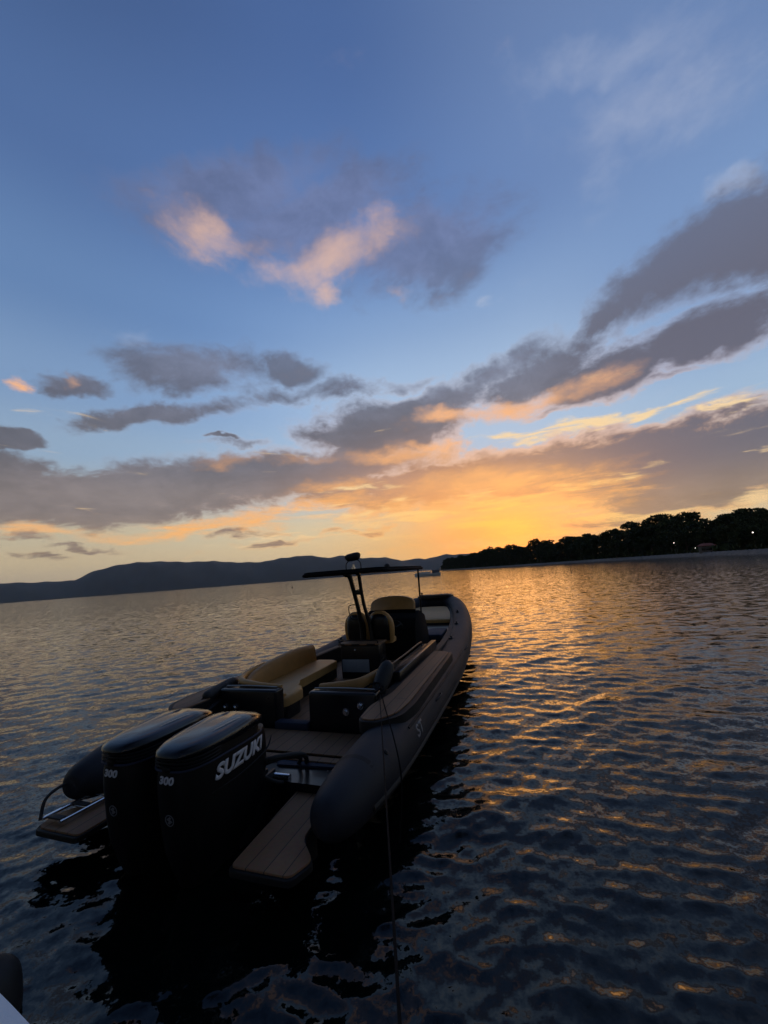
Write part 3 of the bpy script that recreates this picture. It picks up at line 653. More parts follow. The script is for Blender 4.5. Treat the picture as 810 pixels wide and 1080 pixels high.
# hull
def hsec(s):
    k = np.interp(s, [1.1, 7, 10, 12.3], [0, .0, .35, 1])
    t, z, r = tcz(s)
    keel = np.interp(s, [1.1, 6, 9, 11, 12.3], [-.45, -.45, -.30, .15, .85])
    ch = t * np.interp(s, [1.1, 8, 12.3], [.93, .9, .6]); cz = np.interp(s, [1.1, 6, 9, 12.3], [-.02, .02, .3, .98])
    tt = t - .02; tz = z - .10
    return [(-tt, s, tz), (-ch, s, cz), (-ch * .5, s, (cz + keel) / 2 - .03), (0, s, keel), (ch * .5, s, (cz + keel) / 2 - .03), (ch, s, cz), (tt, s, tz)]
bm = bm_new(); loft(bm, [hsec(s) for s in (1.1, 2.5, 4, 6, 7.5, 9, 10, 11, 11.7, 12.3)], caps=True); hull = obj('hull', bm, M['gelcoat'], B, angle=25)
# cockpit floor and liner
def half_in(s): return np.interp(s, [1.1, 6.5, 8.4, 9.6, 10.7, 11.6, 12.1], [1.24, 1.24, 1.14, 1.02, .83, .6, .4])
FZ = .40
bm = bm_new()
ol = [(half_in(s), s) for s in (1.5, 2.35, 4, 6.5, 8.4, 9.9)]; prism(bm, ol + [(-x, y) for x, y in ol[::-1]], FZ, FZ + .02, 0); obj('cockpit_floor', bm, M['eva'], B)
for sg in (1, -1):
    bm = bm_new()
    ss = np.linspace(1.9, 12.0, 24)
    def gz(s): return np.interp(s, [1.9, 2.4, 5, 7, 8.5, 10, 11.5, 12], [.70, .82, .80, .76, .82, .95, 1.12, 1.2])
    loft(bm, [[(sg * half_in(s), s, FZ if s < 10 else tcz(s)[1] - .1) for s in ss], [(sg * (half_in(s) + .0), s, gz(s) - .02) for s in ss], [(sg * (half_in(s) + .02), s, gz(s)) for s in ss], [(sg * (half_in(s) + .16), s, gz(s)) for s in ss], [(sg * (half_in(s) + .18), s, gz(s) - .03) for s in ss], [(sg * (half_in(s) + .18), s, FZ) for s in ss]], closed=False)
    obj('coaming', bm, M['gel_dark'], B)
    # raised side locker with glossy tops, mid-ship
    if sg == 1: bm = bm_new(); box(bm, *sorted((sg * 1.08, sg * 1.20)), 3.15, 5.75, FZ, .93, .02); box(bm, *sorted((sg * 1.22, sg * 1.34)), 3.3, 6.0, .7, .96, .02)
    if sg == 1: lk = obj('side_locker', bm, M['gelcoat'], B)
    if sg == 1: bm = bm_new(); sweep(bm, [(sg * 1.14, 3.3, .93), (sg * 1.14, 3.36, 1.02), (sg * 1.14, 4.3, 1.02), (sg * 1.14, 5.4, 1.02), (sg * 1.14, 5.46, .93)], .014, 8, 4); obj('grab_rail', bm, M['black_metal'], B) if sg == 1 else None
    # foam deck pad on the tube top
    po = rounded([(sg * 1.32, 1.62), (sg * 1.56, 1.60), (sg * 1.80, 1.85), (sg * 1.85, 2.3), (sg * 1.82, 5.35), (sg * 1.40, 5.45), (sg * 1.40, 2.6), (sg * 1.28, 2.1)], .14, 5)
    bm = bm_new(); prism(bm, [(x * 1.0, y) for x, y in po], .70, .835, .01); dp = obj('deck_pad_base', bm, M['gel_dark'], B)
    po2 = rounded([(sg * 1.34, 1.66), (sg * 1.53, 1.64), (sg * 1.72, 1.88), (sg * 1.77, 2.3), (sg * 1.75, 5.3), (sg * 1.42, 5.4), (sg * 1.42, 2.6), (sg * 1.30, 2.1)], .13, 5)
    bm = bm_new(); prism(bm, po2, .837, .852, .004); obj('deck_pad', bm, M['eva'], dp)
    # swim platform
    cxm0 = 1.05
    if sg == 1: pl = [(.86, .02), (1.44, .03), (1.52, .24), (1.30, .45), (1.27, .80), (1.26, 1.42), (.78, 1.42), (.80, 1.10)]
    else: pl = [(.86, .0), (1.46, .0), (1.54, .20), (1.36, .45), (1.27, .80), (1.26, 1.42), (.78, 1.42), (.80, 1.10)]
    bm = bm_new(); prism(bm, rounded([(sg * x, y) for x, y in pl], .05, 3), .238, .285, .010); sw = obj('swim_platform', bm, M['gel_dark'], B)
    bm = bm_new(); prism(bm, rounded([(sg * (cxm0 + (x - cxm0) * .5), 1.1 + (y - 1.1) * .45) for x, y in pl], .05, 3), -.05, .237, 0); obj('platform_support', bm, M['gel_dark'], sw)
    cxm, cym = 1.1, .75
    bm = bm_new(); prism(bm, rounded([(sg * (cxm + (x - cxm) * .94), cym + (y - cym) * .965) for x, y in pl], .05, 3), .286, .302, .004); obj('platform_pad', bm, M['eva'], sw)
    # blue grey riser between platform and aft deck
    bm = bm_new(); prism(bm, rounded([(sg * .35, 1.38), (sg * 1.3, 1.46), (sg * 1.3, 1.62), (sg * .35, 1.56)], .05), .13, .405, .03); obj('step_riser', bm, M['bluegrey'], B)
    # stern bulkhead
    x0, x1 = sorted((sg * .27, sg * 1.30))
    bm = bm_new(); box(bm, x0, x1, 2.30, 2.52, FZ - .02, .93, .035, 3); bk = obj('stern_bulkhead', bm, M['gelcoat'], B)
    lx = [(.86, .69), (1.08, .775)] if sg == 1 else [(-1.19, .67), (-1.0, .675)]
    for x, z in lx:
        bm = bm_new(); cyl(bm, (x, 2.305, z), (x, 2.28, z), .052, 20, .048); cyl(bm, (x, 2.282, z), (x, 2.262, z), .03, 16, .02); obj('stern_fitting', bm, M['chrome'], bk)
    bm = bm_new(); sweep(bm, [(sg * .32, 2.42, .945), (sg * .8, 2.42, .955), (sg * 1.25, 2.42, .945)], .012, 8, 4); obj('top_highlight_strip', bm, M['trim'], bk)  # added strip drawing the highlight along the bulkhead's top bevel
# low blue sill across the passage
bm = bm_new(); box(bm, -.27, .27, 2.24, 2.40, FZ, .53, .03); obj('door_sill', bm, M['bluegrey'], B)
# aft deck and engine well
bm = bm_new(); prism(bm, [(-1.27, 1.60), (1.27, 1.60), (1.27, 2.36), (-1.27, 2.36)], .36, .42, .006); obj('aft_deck', bm, M['gel_dark'], B)
bm = bm_new(); prism(bm, rounded([(-1.22, 1.64), (1.22, 1.64), (1.22, 2.24), (-1.22, 2.24)], .05), .421, .436, .004); obj('aft_deck_pad', bm, M['eva'], B)
bm = bm_new(); box(bm, -.80, .80, 1.10, 1.24, -.30, .36, .02); box(bm, -.80, .80, 1.24, 1.62, .0, .08, .01); obj('transom', bm, M['gelcoat'], B)
# port swim platform: folding ladder
bm = bm_new()
for x in (-1.46, -1.20):
    cyl(bm, (x, .07, .345), (x + .03, .62, .345), .017, 10)
for y in (.12, .34, .56): cyl(bm, (-1.45, y, .335), (-1.19, y, .335), .015, 8)
lad = obj('boarding_ladder', bm, M['chrome'], B)
bm = bm_new(); box(bm, -1.42, -1.22, .08, .14, .35, .365, .005); box(bm, -1.42, -1.22, .31, .37, .35, .365, .005); obj('tread', bm, M['rubber'], lad)
bm = bm_new(); sweep(bm, [(-1.55, .1, .30), (-1.585, .16, .46), (-1.575, .3, .52), (-1.55, .45, .50)], .016, 8, 6); obj('grab_handle', bm, M['rubber'], B)

# seats
def bolster(name, pts, rad, mt, sq=1.0, seg=14): 
    bm = bm_new(); sweep(bm, pts, rad, seg, 6, squash=sq); return obj(name, bm, mt, B)
def cushion(name, outline, z0, z1, mt, r=.08, bev=.035, zf=None):
    bm = bm_new(); prism(bm, rounded(outline, r, 4), z0, z1, bev, zf); return obj(name, bm, mt, B, angle=60)
# port bench: seat, tall backrest curving round the aft corner
cushion('seat_base', [(-1.18, 2.55), (-.28, 2.55), (-.28, 3.0), (-.62, 3.25), (-.62, 5.0), (-1.18, 5.0)], FZ, .62, M['gelcoat'], .08, .01)
cushion('seat_cushion', [(-1.19, 2.52), (-.26, 2.52), (-.24, 3.05), (-.58, 3.30), (-.58, 5.0), (-1.19, 5.0)], .62, .76, M['tan'], .14, .04)
bm = bm_new(); rr_ = []
P = catmull([(-.33, 2.60, .80, .0), (-.75, 2.60, .84, 0), (-1.08, 2.72, .93, 0), (-1.19, 3.05, 1.03, 0), (-1.20, 3.7, 1.10, 0), (-1.20, 4.4, 1.12, 0), (-1.20, 5.0, 1.08, 0)], 6)
for i, p in enumerate(P):
    a_ = P[max(i - 1, 0)]; b2 = P[min(i + 1, len(P) - 1)]; tn = Vector((b2 - a_)[:2]).normalized(); nr = Vector((tn.y, -tn.x))
    hh = p[2] - .72; ring = []
    for k in range(16):
        th = 2 * math.pi * k / 16; c_, s_ = math.cos(th), math.sin(th)
        u = .065 * math.copysign(abs(c_) ** .6, c_) - .03 * (s_); v = .72 + hh / 2 + hh / 2 * math.copysign(abs(s_) ** .6, s_)
        ring.append((p[0] + nr.x * u, p[1] + nr.y * u, v))
    rr_.append(ring)
loft(bm, rr_); obj('seat_backrest', bm, M['tan_dk'], B, angle=60)
bolster('backrest_roll', [(-.30, 2.50, .93), (-.75, 2.50, .95), (-1.12, 2.60, .98), (-1.27, 2.95, 1.02), (-1.28, 3.4, 1.06)], [.03, .045, .05, .045, .02], M['tan'])
# starboard bench
cushion('seat_base', [(.28, 2.55), (1.18, 2.55), (1.18, 3.6), (.75, 3.6), (.70, 3.1), (.28, 3.0)], FZ, .60, M['gelcoat'], .08, .01)
cushion('seat_cushion', [(.26, 2.52), (1.18, 2.52), (1.18, 3.6), (.75, 3.6), (.68, 3.15), (.26, 3.02)], .60, .74, M['tan'], .14, .04)
bm = bm_new(); rr_ = []
P = catmull([(.33, 2.56, .97, 0), (.62, 2.57, 1.0, 0), (.92, 2.68, 1.03, 0), (1.08, 3.0, 1.07, 0), (1.12, 3.5, 1.06, 0)], 6)
for i, p in enumerate(P):
    a_ = P[max(i - 1, 0)]; b2 = P[min(i + 1, len(P) - 1)]; tn = Vector((b2 - a_)[:2]).normalized(); nr = Vector((tn.y, -tn.x))
    hh = p[2] - .72; ring = []
    for k in range(16):
        th = 2 * math.pi * k / 16; c_, s_ = math.cos(th), math.sin(th)
        ring.append((p[0] + nr.x * .055 * math.copysign(abs(c_) ** .6, c_), p[1] + nr.y * .055 * math.copysign(abs(c_) ** .6, c_), .72 + hh / 2 + hh / 2 * math.copysign(abs(s_) ** .6, s_)))
    rr_.append(ring)
loft(bm, rr_); obj('seat_backrest', bm, M['tan_dk'], B, angle=60)

# leaning post with wet bar behind the helm seats
bm = bm_new(); box(bm, -.46, .40, 4.85, 5.30, FZ, 1.08, .03, 3); lp = obj('leaning_post', bm, M['gelcoat'], B)
bm = bm_new(); box(bm, -.50, .44, 4.80, 5.26, 1.083, 1.12, .015); obj('post_top', bm, M['eva'], lp)
bm = bm_new(); sweep(bm, [(-.44, 4.84, 1.11), (-.44, 4.82, 1.17), (0, 4.82, 1.18), (.38, 4.82, 1.17), (.38, 4.84, 1.11)], .011, 8, 4); obj('post_rail', bm, M['black_metal'], lp)
bm = bm_new(); box(bm, -.42, .18, 4.825, 4.85, .55, .80, .008); obj('locker_door', bm, M['cream'], lp)
bm = bm_new(); bmesh.ops.create_uvsphere(bm, u_segments=12, v_segments=8, radius=.022); bmesh.ops.translate(bm, verts=bm.verts, vec=(-.12, 4.84, .985)); obj('latch', bm, M['chrome'], lp)
# helm seats
for x in (-.29, .26):
    bm = bm_new()
    rings = []
    for z, wd, dp_ in ((1.08, .20, .09), (1.2, .225, .11), (1.4, .23, .11), (1.52, .215, .10), (1.60, .17, .075), (1.635, .09, .04)):
        rings.append([(x + wd * math.copysign(abs(math.cos(k)) ** .7, math.cos(k)), 5.42 + dp_ * math.copysign(abs(math.sin(k)) ** .7, math.sin(k)) + (z - 1.08) * -.12, z) for k in np.linspace(0, 2 * math.pi, 24, endpoint=False)])
    loft(bm, rings); hs = obj('helm_seat', bm, M['gelcoat'], B, angle=60)
    bm = bm_new(); sweep(bm, [(x - .235, 5.45, 1.05), (x - .25, 5.44, 1.3), (x - .225, 5.42, 1.5), (x - .12, 5.40, 1.635), (x, 5.40, 1.66), (x + .12, 5.40, 1.635), (x + .225, 5.42, 1.5), (x + .25, 5.44, 1.3), (x + .235, 5.45, 1.05)], [.045, .06, .055, .045, .045, .045, .055, .06, .045], 12, 5, squash=1.5)
    obj('side_bolster', bm, M['tan'], hs)
    bm = bm_new(); prism(bm, rounded([(x - .22, 5.45), (x + .22, 5.45), (x + .22, 5.85), (x - .22, 5.85)], .08), 1.0, 1.1, .03); obj('seat_pad', bm, M['tan'], hs, angle=60)
# console
bm = bm_new()
prof = [(6.45, FZ), (6.45, 1.15), (6.62, 1.38), (7.0, 1.52), (7.5, 1.36), (7.75, .9), (7.8, FZ)]
loft(bm, [[(x, y + (0 if abs(x) < .66 else .03), z) for y, z in prof] for x in (-.70, -.66, .70, .74)]); bmesh.ops.bevel(bm, geom=bm.edges[:], offset=.02, segments=2, affect='EDGES', profile=.5)
con = obj('console', bm, M['roof'], B)
bm = bm_new(); loft(bm, [[(x, 6.92 - abs(x) * .05, 1.47), (x, 6.99, 1.545 + .02 * math.cos(x * 2))] for x in np.linspace(-.62, .66, 9)], closed=False)
bmesh.ops.solidify(bm, geom=bm.faces[:], thickness=.01); obj('windscreen', bm, M['glass'], con)
bm = bm_new(); 
for k in range(24):
    pass
tor = [(.28 + .17 * math.cos(k), 6.42 - .06 * math.sin(k) , 1.2 + .16 * math.sin(k)) for k in np.linspace(0, 2 * math.pi, 25)]
sweep(bm, tor, .014, 8, 0)
for k in (0.5, 2.6, 4.7): cyl(bm, (.28, 6.45, 1.2), (.28 + .17 * math.cos(k), 6.42 - .06 * math.sin(k), 1.2 + .16 * math.sin(k)), .012, 6)
obj('steering_wheel', bm, M['black_metal'], con)
# tan backrest cushion on the front of the console, top seen over the seats
bm = bm_new(); rings = []
for y, dz_ in ((6.98, 0), (7.06, .035), (7.16, .045), (7.26, .03), (7.30, 0)):
    pass
W = .61
for k_, (zb, zt) in enumerate(((0, 0),)): pass
outl = []
n_ = 30
top = [(W * math.cos(a_), -.02 + .30 * abs(math.sin(a_)) ** .55) for a_ in np.linspace(0, math.pi, n_)]
pts2 = top + [(-W, -.10), (W, -.10)]
for yy, sc_ in ((0, .95), (.025, 1.0), (.11, 1.0), (.14, .95)):
    rings.append([(x * sc_ + .0, 7.04 + yy + z * .35, 1.62 + z * sc_) for x, z in pts2])
loft(bm, rings); obj('console_cushion', bm, M['tan'], con, angle=60)

# T-top
bm = bm_new()
ro = rounded([(-.90, 4.15), (.90, 4.15), (.92, 5.8), (.86, 7.30), (-.86, 7.30), (-.92, 5.8)], .16, 5)
def crown(x, y): return .03 * (1 - (x / .95) ** 2)
prism(bm, ro, 2.545, 2.625, .025, crown); rf = obj('roof', bm, M['roof'], B, angle=60)
bm = bm_new(); sweep(bm, [(x, y, 2.565 + crown(x, y)) for x, y in ro + ro[:1]], .034, 8, 0); obj('roof_frame', bm, M['roof'], rf)
bm = bm_new()
for x in (-.45, 0, .45): cyl(bm, (x, 4.25, 2.55), (x, 7.2, 2.55), .018, 8)
obj('roof_bar', bm, M['black_metal'], rf)
for x in (-.11, .11):
    bm = bm_new(); sweep(bm, [(x * 1.3, 4.62, 2.57), (x, 4.76, 2.5), (x * .8, 4.88, 2.2), (x * .7, 5.02, 1.85), (x * .9, 5.20, 1.45), (x, 5.27, 1.08)], [.05, .04, .036, .036, .04, .045], 12, 6, squash=1.6); obj('arch_leg', bm, M['black_metal'], B)
bm = bm_new(); box(bm, -.09, .09, 4.87, 4.95, 2.1, 2.2, .02)
obj('arch_brace', bm, M['black_metal'], B)
bm = bm_new(); sweep(bm, [(-.10, 5.0, 1.9), (-.26, 4.97, 1.86), (-.27, 5.08, 1.6), (-.10, 5.15, 1.55)], .011, 6, 4); obj('grab_handle', bm, M['black_metal'], B)
for x in (.67,):
    bm = bm_new(); cyl(bm, (x * 1.15, 7.12, 2.56), (x, 7.45, 1.28), .024, 10); cyl(bm, (x, 7.44, 1.32), (x, 7.46, 1.24), .05, 12); obj('roof_post', bm, M['black_metal'], B)
# searchlight and bracket on the roof, small dome
bm = bm_new(); cyl(bm, (-.02, 4.8, 2.60), (-.02, 4.8, 2.68), .04, 10); cyl(bm, (-.02, 4.8, 2.68), (-.02, 4.8, 2.74), .02, 10); sl = obj('light_mount', bm, M['chrome'], rf)
bm = bm_new()
sweep(bm, [(-.19, 4.8, 2.60), (-.19, 4.8, 2.74), (-.15, 4.8, 2.80), (-.10, 4.8, 2.83)], .011, 8, 3); sweep(bm, [(.15, 4.8, 2.60), (.15, 4.8, 2.74), (.12, 4.8, 2.80), (.06, 4.8, 2.84)], .011, 8, 3)
obj('light_bracket', bm, M['black_metal'], rf)
bm = bm_new(); sweep(bm, [(-.16, 4.78, 2.88), (-.14, 4.78, 2.885), (-.02, 4.80, 2.90), (.09, 4.82, 2.915), (.11, 4.82, 2.915)], [.05, .075, .085, .08, .06], 18, 3); obj('searchlight', bm, M['rubber'], rf)
bm = bm_new(); loft(bm, [superring(.42, 5.7, r_, r_, z_, 16, 2) for z_, r_ in ((2.62, .065), (2.68, .065), (2.71, .045), (2.725, .015))]); obj('antenna_dome', bm, M['rubber'], rf)
# bow
def bz(x, y): return np.interp(y, [9.9, 11.6], [0, .26])
bow_o = rounded([(-.98, 9.9), (.98, 9.9), (.80, 10.8), (.56, 11.6), (-.56, 11.6), (-.80, 10.8)], .10)
bm = bm_new(); prism(bm, [(x * 1.02, y) for x, y in bow_o], .50, .80, 0, bz); obj('bow_locker', bm, M['gel_dark'], B)
bm = bm_new(); prism(bm, bow_o, .80, .90, .04, bz); obj('bow_cushion', bm, M['tan'], B, angle=60)
bm = bm_new(); prism(bm, rounded([(-.64, 12.12), (.64, 12.12), (.72, 12.45), (.55, 12.78), (-.55, 12.78), (-.72, 12.45)], .1), 1.42, 1.52, .03); bs = obj('bow_step', bm, M['gelcoat'], B)
bm = bm_new(); prism(bm, rounded([(-.58, 12.16), (.58, 12.16), (.65, 12.45), (.5, 12.72), (-.5, 12.72), (-.65, 12.45)], .1), 1.521, 1.54, .006); obj('step_pad', bm, M['eva'], bs)
bm = bm_new(); cyl(bm, (-.5, 12.25, 1.53), (-.5, 12.25, 1.62), .03, 10); cyl(bm, (-.5, 12.25, 1.62), (-.5, 12.25, 1.65), .045, 10); obj('bow_light', bm, M['black_metal'], bs)
# side bulk between console and bow (blue cushion in the shade)
cushion('forward_seat', [(.45, 8.0), (1.05, 8.0), (.98, 9.2), (.45, 9.2)], FZ, .74, M['bluegrey'], .08, .04)

# ------------------------------------------------------------------ outboards (parts of the boat)
def outboard(cx):
    sh = dict(a=-.07, f=1.02, w=.262)
    def ring(z, a_, f_, w_, p=3.2, zf=None, n=44): return superring(cx, (a_ + f_) / 2, w_, (f_ - a_) / 2, z, n, p, zf)
    bm = bm_new()
    loft(bm, [ring(-.75, .30, .52, .035), ring(-.45, .28, .58, .05), ring(-.2, .22, .64, .08), ring(.0, .12, .76, .13), ring(.15, .06, .90, .185), ring(.30, .01, 1.00, .225), ring(.46, -.02, 1.06, .25), ring(.64, -.045, 1.08, .258), ring(.80, -.065, 1.08, .262), ring(.93, -.065, 1.06, .262), ring(.985, -.055, 1.04, .255)])
    bvh = BVHTree.FromBMesh(bm)
    body = obj('outboard_motor', bm, M['cowl_matt'], B, angle=50)
    # trim line between cowl and cap
    def tf(x, y): return -.0 - .035 * (max(0, y - .3)) 
    bm = bm_new(); rg = ring(.995, -.075, 1.0, .270, zf=tf); sweep(bm, rg + rg[:1], .010, 8, 0); obj('cowl_trim', bm, M['bluegrey'], body)
    # recessed louvre band
    bm = bm_new(); loft(bm, [ring(.99, -.04, .97, .245, zf=tf), ring(1.10, -.03, .95, .235, zf=tf)]); obj('louvre_band', bm, M['cowl_matt'], body)
    bm = bm_new()
    for z_ in (1.022, 1.050, 1.078):
        rg = ring(z_, -.062, .60, .258, zf=tf); sel = [q for q in rg if q[1] < .30]
        sel.sort(key=lambda q: math.atan2(q[0] - cx, -(q[1] - .3)))
        sweep(bm, sel, .008, 6, 0)
    obj('louvre', bm, M['cowl_matt'], body)
    # glossy top cap, rising towards the front
    def cf(x, y):
        u = (y + .08) / 1.1
        return .012 + .022 * math.sin(min(max(u, 0), 1) * math.pi * .62) - .07 * max(0, u - .72) / .28
    def tap(rg): return [(cx + (x - cx) * (.84 + .16 * math.sin(math.pi * min(1, max(0, (y + .35) / 1.7)))), y, z) for x, y, z in rg]
    bm = bm_new()
    loft(bm, [tap(q_) for q_ in [ring(1.085, -.075, 1.01, .266, zf=lambda x, y: -.055 * max(0, (y - .2)) ), ring(1.105, -.10, 1.02, .276, zf=lambda x, y: cf(x, y) * .4 - .03 * max(0, y - .2)), ring(1.125, -.092, 1.01, .266, zf=lambda x, y: cf(x, y) * .8), ring(1.148, -.04, .96, .225, zf=cf), ring(1.160, .05, .88, .16, zf=cf), ring(1.165, .14, .78, .08, zf=cf)]])
    cap = obj('cowl_cap', bm, M['cowl'], body, angle=60)
    # sculpted ridges on the cap
    for sg in (-1, 1):
        bm = bm_new(); sweep(bm, [(cx + sg * .10, .0, 1.152), (cx + sg * .155, .35, 1.180), (cx + sg * .165, .7, 1.172), (cx + sg * .12, .94, 1.105)], [.008, .02, .022, .006], 8, 5, squash=.6); obj('cap_ridge', bm, M['cowl'], cap)
    bm = text_mesh('SUZUKI', .165, .008, .22, 1.16, spacing=1.0)
    project_on(bm, bvh, (cx + .262, .53, .866), (0, 1, 0), (0, .0, 1), (-1, 0, 0), .004); obj('side_lettering', bm, M['letter'], body, smooth=False)
    bm = text_mesh('SUZUKI', .165, .008, .22, 1.16, spacing=1.0)
    project_on(bm, bvh, (cx - .262, .53, .866), (0, -1, 0), (0, .0, 1), (1, 0, 0), .004); obj('side_lettering', bm, M['letter'], body, smooth=False)
    bm = text_mesh('300', .082, .0032, .15, 1.32)
    project_on(bm, bvh, (cx - .02, -.1, .915), (1, 0, 0), (0, 0, 1), (0, 1, 0), .004); obj('number_lettering', bm, M['letter'], body, smooth=False)
    # round emblem: ring with an angular S
    bm = bm_new()
    t_ = [(cx + .038 * math.cos(k), 0, .60 + .038 * math.sin(k)) for k in np.linspace(0, 2 * math.pi, 33)]
    ri = [bm.verts.new((.040 * math.cos(k), .040 * math.sin(k), 0)) for k in np.linspace(0, 2 * math.pi, 32, endpoint=False)]
    ro_ = [bm.verts.new((.047 * math.cos(k), .047 * math.sin(k), 0)) for k in np.linspace(0, 2 * math.pi, 32, endpoint=False)]
    for i in range(32): bm.faces.new((ri[i], ri[(i + 1) % 32], ro_[(i + 1) % 32], ro_[i]))
    h_ = [(.0, .030), (-.030, .008), (.000, -.008), (.0, -.008)]
    for sgn in (1, -1):
        vs = [bm.verts.new((sgn * x, sgn * y, 0)) for x, y in ((-.030, .009), (.004, .031), (.022, .018), (.006, .009), (-.004, .015), (-.012, .010), (.014, -.006), (.003, -.013))]
        bm.faces.new(vs)
    bmesh.ops.triangulate(bm, faces=bm.faces[:])
    project_on(bm, bvh, (cx, -.1, .605), (1, 0, 0), (0, 0, 1), (0, 1, 0), .004); obj('emblem', bm, M['letter_dim'], body, smooth=False)
    bm = bm_new(); box(bm, cx - .045, cx + .045, -.085, -.05, .985, 1.03, .008); obj('cowl_latch', bm, M['cowl_matt'], body)
    for sg in (-1, 1):
        bm = bm_new(); sweep(bm, [(cx + sg * .262, .15, .74), (cx + sg * .266, .5, .735), (cx + sg * .262, .9, .78), (cx + sg * .235, 1.04, .86)], [.004, .012, .012, .004], 8, 5, squash=.5); obj('side_crease', bm, M['cowl_matt'], body)
    # clamp bracket
    bm = bm_new(); box(bm, cx - .17, cx - .11, .60, 1.2, -.1, .46, .02); box(bm, cx + .11, cx + .17, .60, 1.2, -.1, .46, .02); box(bm, cx - .14, cx + .14, .92, 1.12, .30, .50, .03); cyl(bm, (cx - .2, .78, .34), (cx + .2, .78, .34), .035, 12)
    obj('clamp_bracket', bm, M['black_metal'], body)
    # anti-ventilation plate and propeller under water
    bm = bm_new(); prism(bm, rounded([(cx - .14, .0), (cx + .14, .0), (cx + .1, .6), (cx - .1, .6)], .05), -.42, -.40, .004); obj('cavitation_plate', bm, M['cowl_matt'], body)
    bm = bm_new(); sweep(bm, [(cx, -.02, -.62), (cx, .1, -.62), (cx, .45, -.62), (cx, .75, -.62)], [.04, .065, .065, .01], 12, 4)
    for k in range(3):
        a_ = k * 2.09; c_, s_ = math.cos(a_), math.sin(a_)
        V_ = [(cx + .05 * c_ - .03 * s_, .0, -.62 + .05 * s_ + .03 * c_), (cx + .05 * c_ + .03 * s_, .08, -.62 + .05 * s_ - .03 * c_), (cx + .19 * c_ + .07 * s_, .09, -.62 + .19 * s_ - .07 * c_), (cx + .19 * c_ - .07 * s_, .0, -.62 + .19 * s_ + .07 * c_)]
        bm.faces.new([bm.verts.new(v) for v in V_])
    obj('propeller', bm, M['chrome'], body)
    return body
e1 = outboard(.33); e0 = outboard(-.33)
# rigging hoses and steering gear beside the engines
for pts, r_ in (([(.45, .95, .62), (.66, 1.02, .66), (.80, 1.25, .60), (.72, 1.48, .42), (.6, 1.55, .3)], .026), ([(.42, 1.0, .56), (.60, 1.18, .58), (.70, 1.38, .50), (.55, 1.5, .32)], .022), ([(.40, 1.0, .48), (.62, 1.05, .40), (.66, 1.25, .30), (.5, 1.4, .15)], .018), ([(-.25, 1.0, .62), (-.02, 1.2, .68), (.0, 1.45, .5), (.0, 1.55, .3)], .026), ([(-.5, 1.0, .6), (-.66, 1.2, .6), (-.6, 1.5, .35)], .022)):
    bm = bm_new(); sweep(bm, pts, r_, 10, 6); obj('rigging_hose', bm, M['rubber'], B)
bm = bm_new(); cyl(bm, (-.6, 1.16, .40), (.62, 1.16, .40), .02, 10); cyl(bm, (.48, 1.16, .40), (.70, 1.16, .40), .032, 12); obj('steering_ram', bm, M['chrome'], B)

# ------------------------------------------------------------------ things lying on the boat
def at_boat(t, s, z):
    return (boat.location.x + t * math.cos(PSI) + s * math.sin(PSI), boat.location.y - t * math.sin(PSI) + s * math.cos(PSI), z)
f = empty('boat_fender', at_boat(-1.40, 2.45, .87), -PSI); tag(f, 'black cylindrical fender lying along the port gunwale beside the bench', 'fender')
bm = bm_new(); sweep(bm, [(0.02, -.36, -.01), (0.02, -.33, -.005), (0.01, -.25, .0), (0, .0, .02), (0, .25, .04), (0, .33, .045), (0, .37, .05)], [.03, .07, .085, .09, .085, .06, .025], 20, 4); obj('body', bm, M['rubber'], f)
bm = bm_new(); sweep(bm, [(0, -.35, 0), (.02, -.45, -.05), (.06, -.5, -.12)], .012, 8, 4); obj('eye', bm, M['rope'], f)
h_ = empty('boat_hook', at_boat(-1.32, 2.9, .93), -PSI); tag(h_, 'black boat hook pole with a looped end behind the port bench', 'boat hook')
bm = bm_new(); cyl(bm, (-.02, -.1, -.01), (-.04, 1.0, .10), .017, 10); cyl(bm, (-.03, .55, .05), (-.035, .72, .07), .028, 10); obj('pole', bm, M['black_metal'], h_)
bm = bm_new(); sweep(bm, [(-.04, 1.0, .10), (-.04, 1.45, .15), (-.02, 1.52, .15), (.03, 1.53, .13), (.05, 1.5, .08)], .012, 8, 5); obj('hook', bm, M['black_metal'], h_)
c_ = empty('fender', at_boat(1.20, 2.75, .76), -PSI); tag(c_, 'black fender standing upright on the starboard quarter above the mooring line', 'fender')
bm = bm_new(); sweep(bm, [(-.02, -.1, .02), (-.01, -.05, .10), (.02, .08, .22), (.05, .2, .34), (.06, .25, .40), (.07, .27, .43)], [.05, .10, .12, .11, .08, .03], 18, 4); obj('body', bm, M['rubber'], c_)
bm = bm_new(); sweep(bm, [(.06, .26, .42), (.05, .24, .48), (.0, .2, .44), (-.03, .12, .3)], .012, 8, 4); obj('lanyard', bm, M['rope'], c_)
rc = empty('rope_coil', at_boat(1.16, 2.50, .80), -PSI); tag(rc, 'dark coiled rope heaped on the starboard stern cleat', 'rope')
bm = bm_new()
for k in range(6):
    a0_ = random.uniform(0, 6.28); r_ = random.uniform(.08, .15); tx, ty = random.uniform(-.6, .6), random.uniform(-.6, .6); ox, oy = random.uniform(-.06, .06), random.uniform(-.06, .06)
    sweep(bm, [(ox + r_ * math.cos(a0_ + q), oy + r_ * math.sin(a0_ + q), .04 + .02 * k + r_ * (tx * math.cos(a0_ + q) + ty * math.sin(a0_ + q)) * .5) for q in np.linspace(0, 6.6, 14)], .011, 7, 2)
obj('coil', bm, M['rope'], rc)
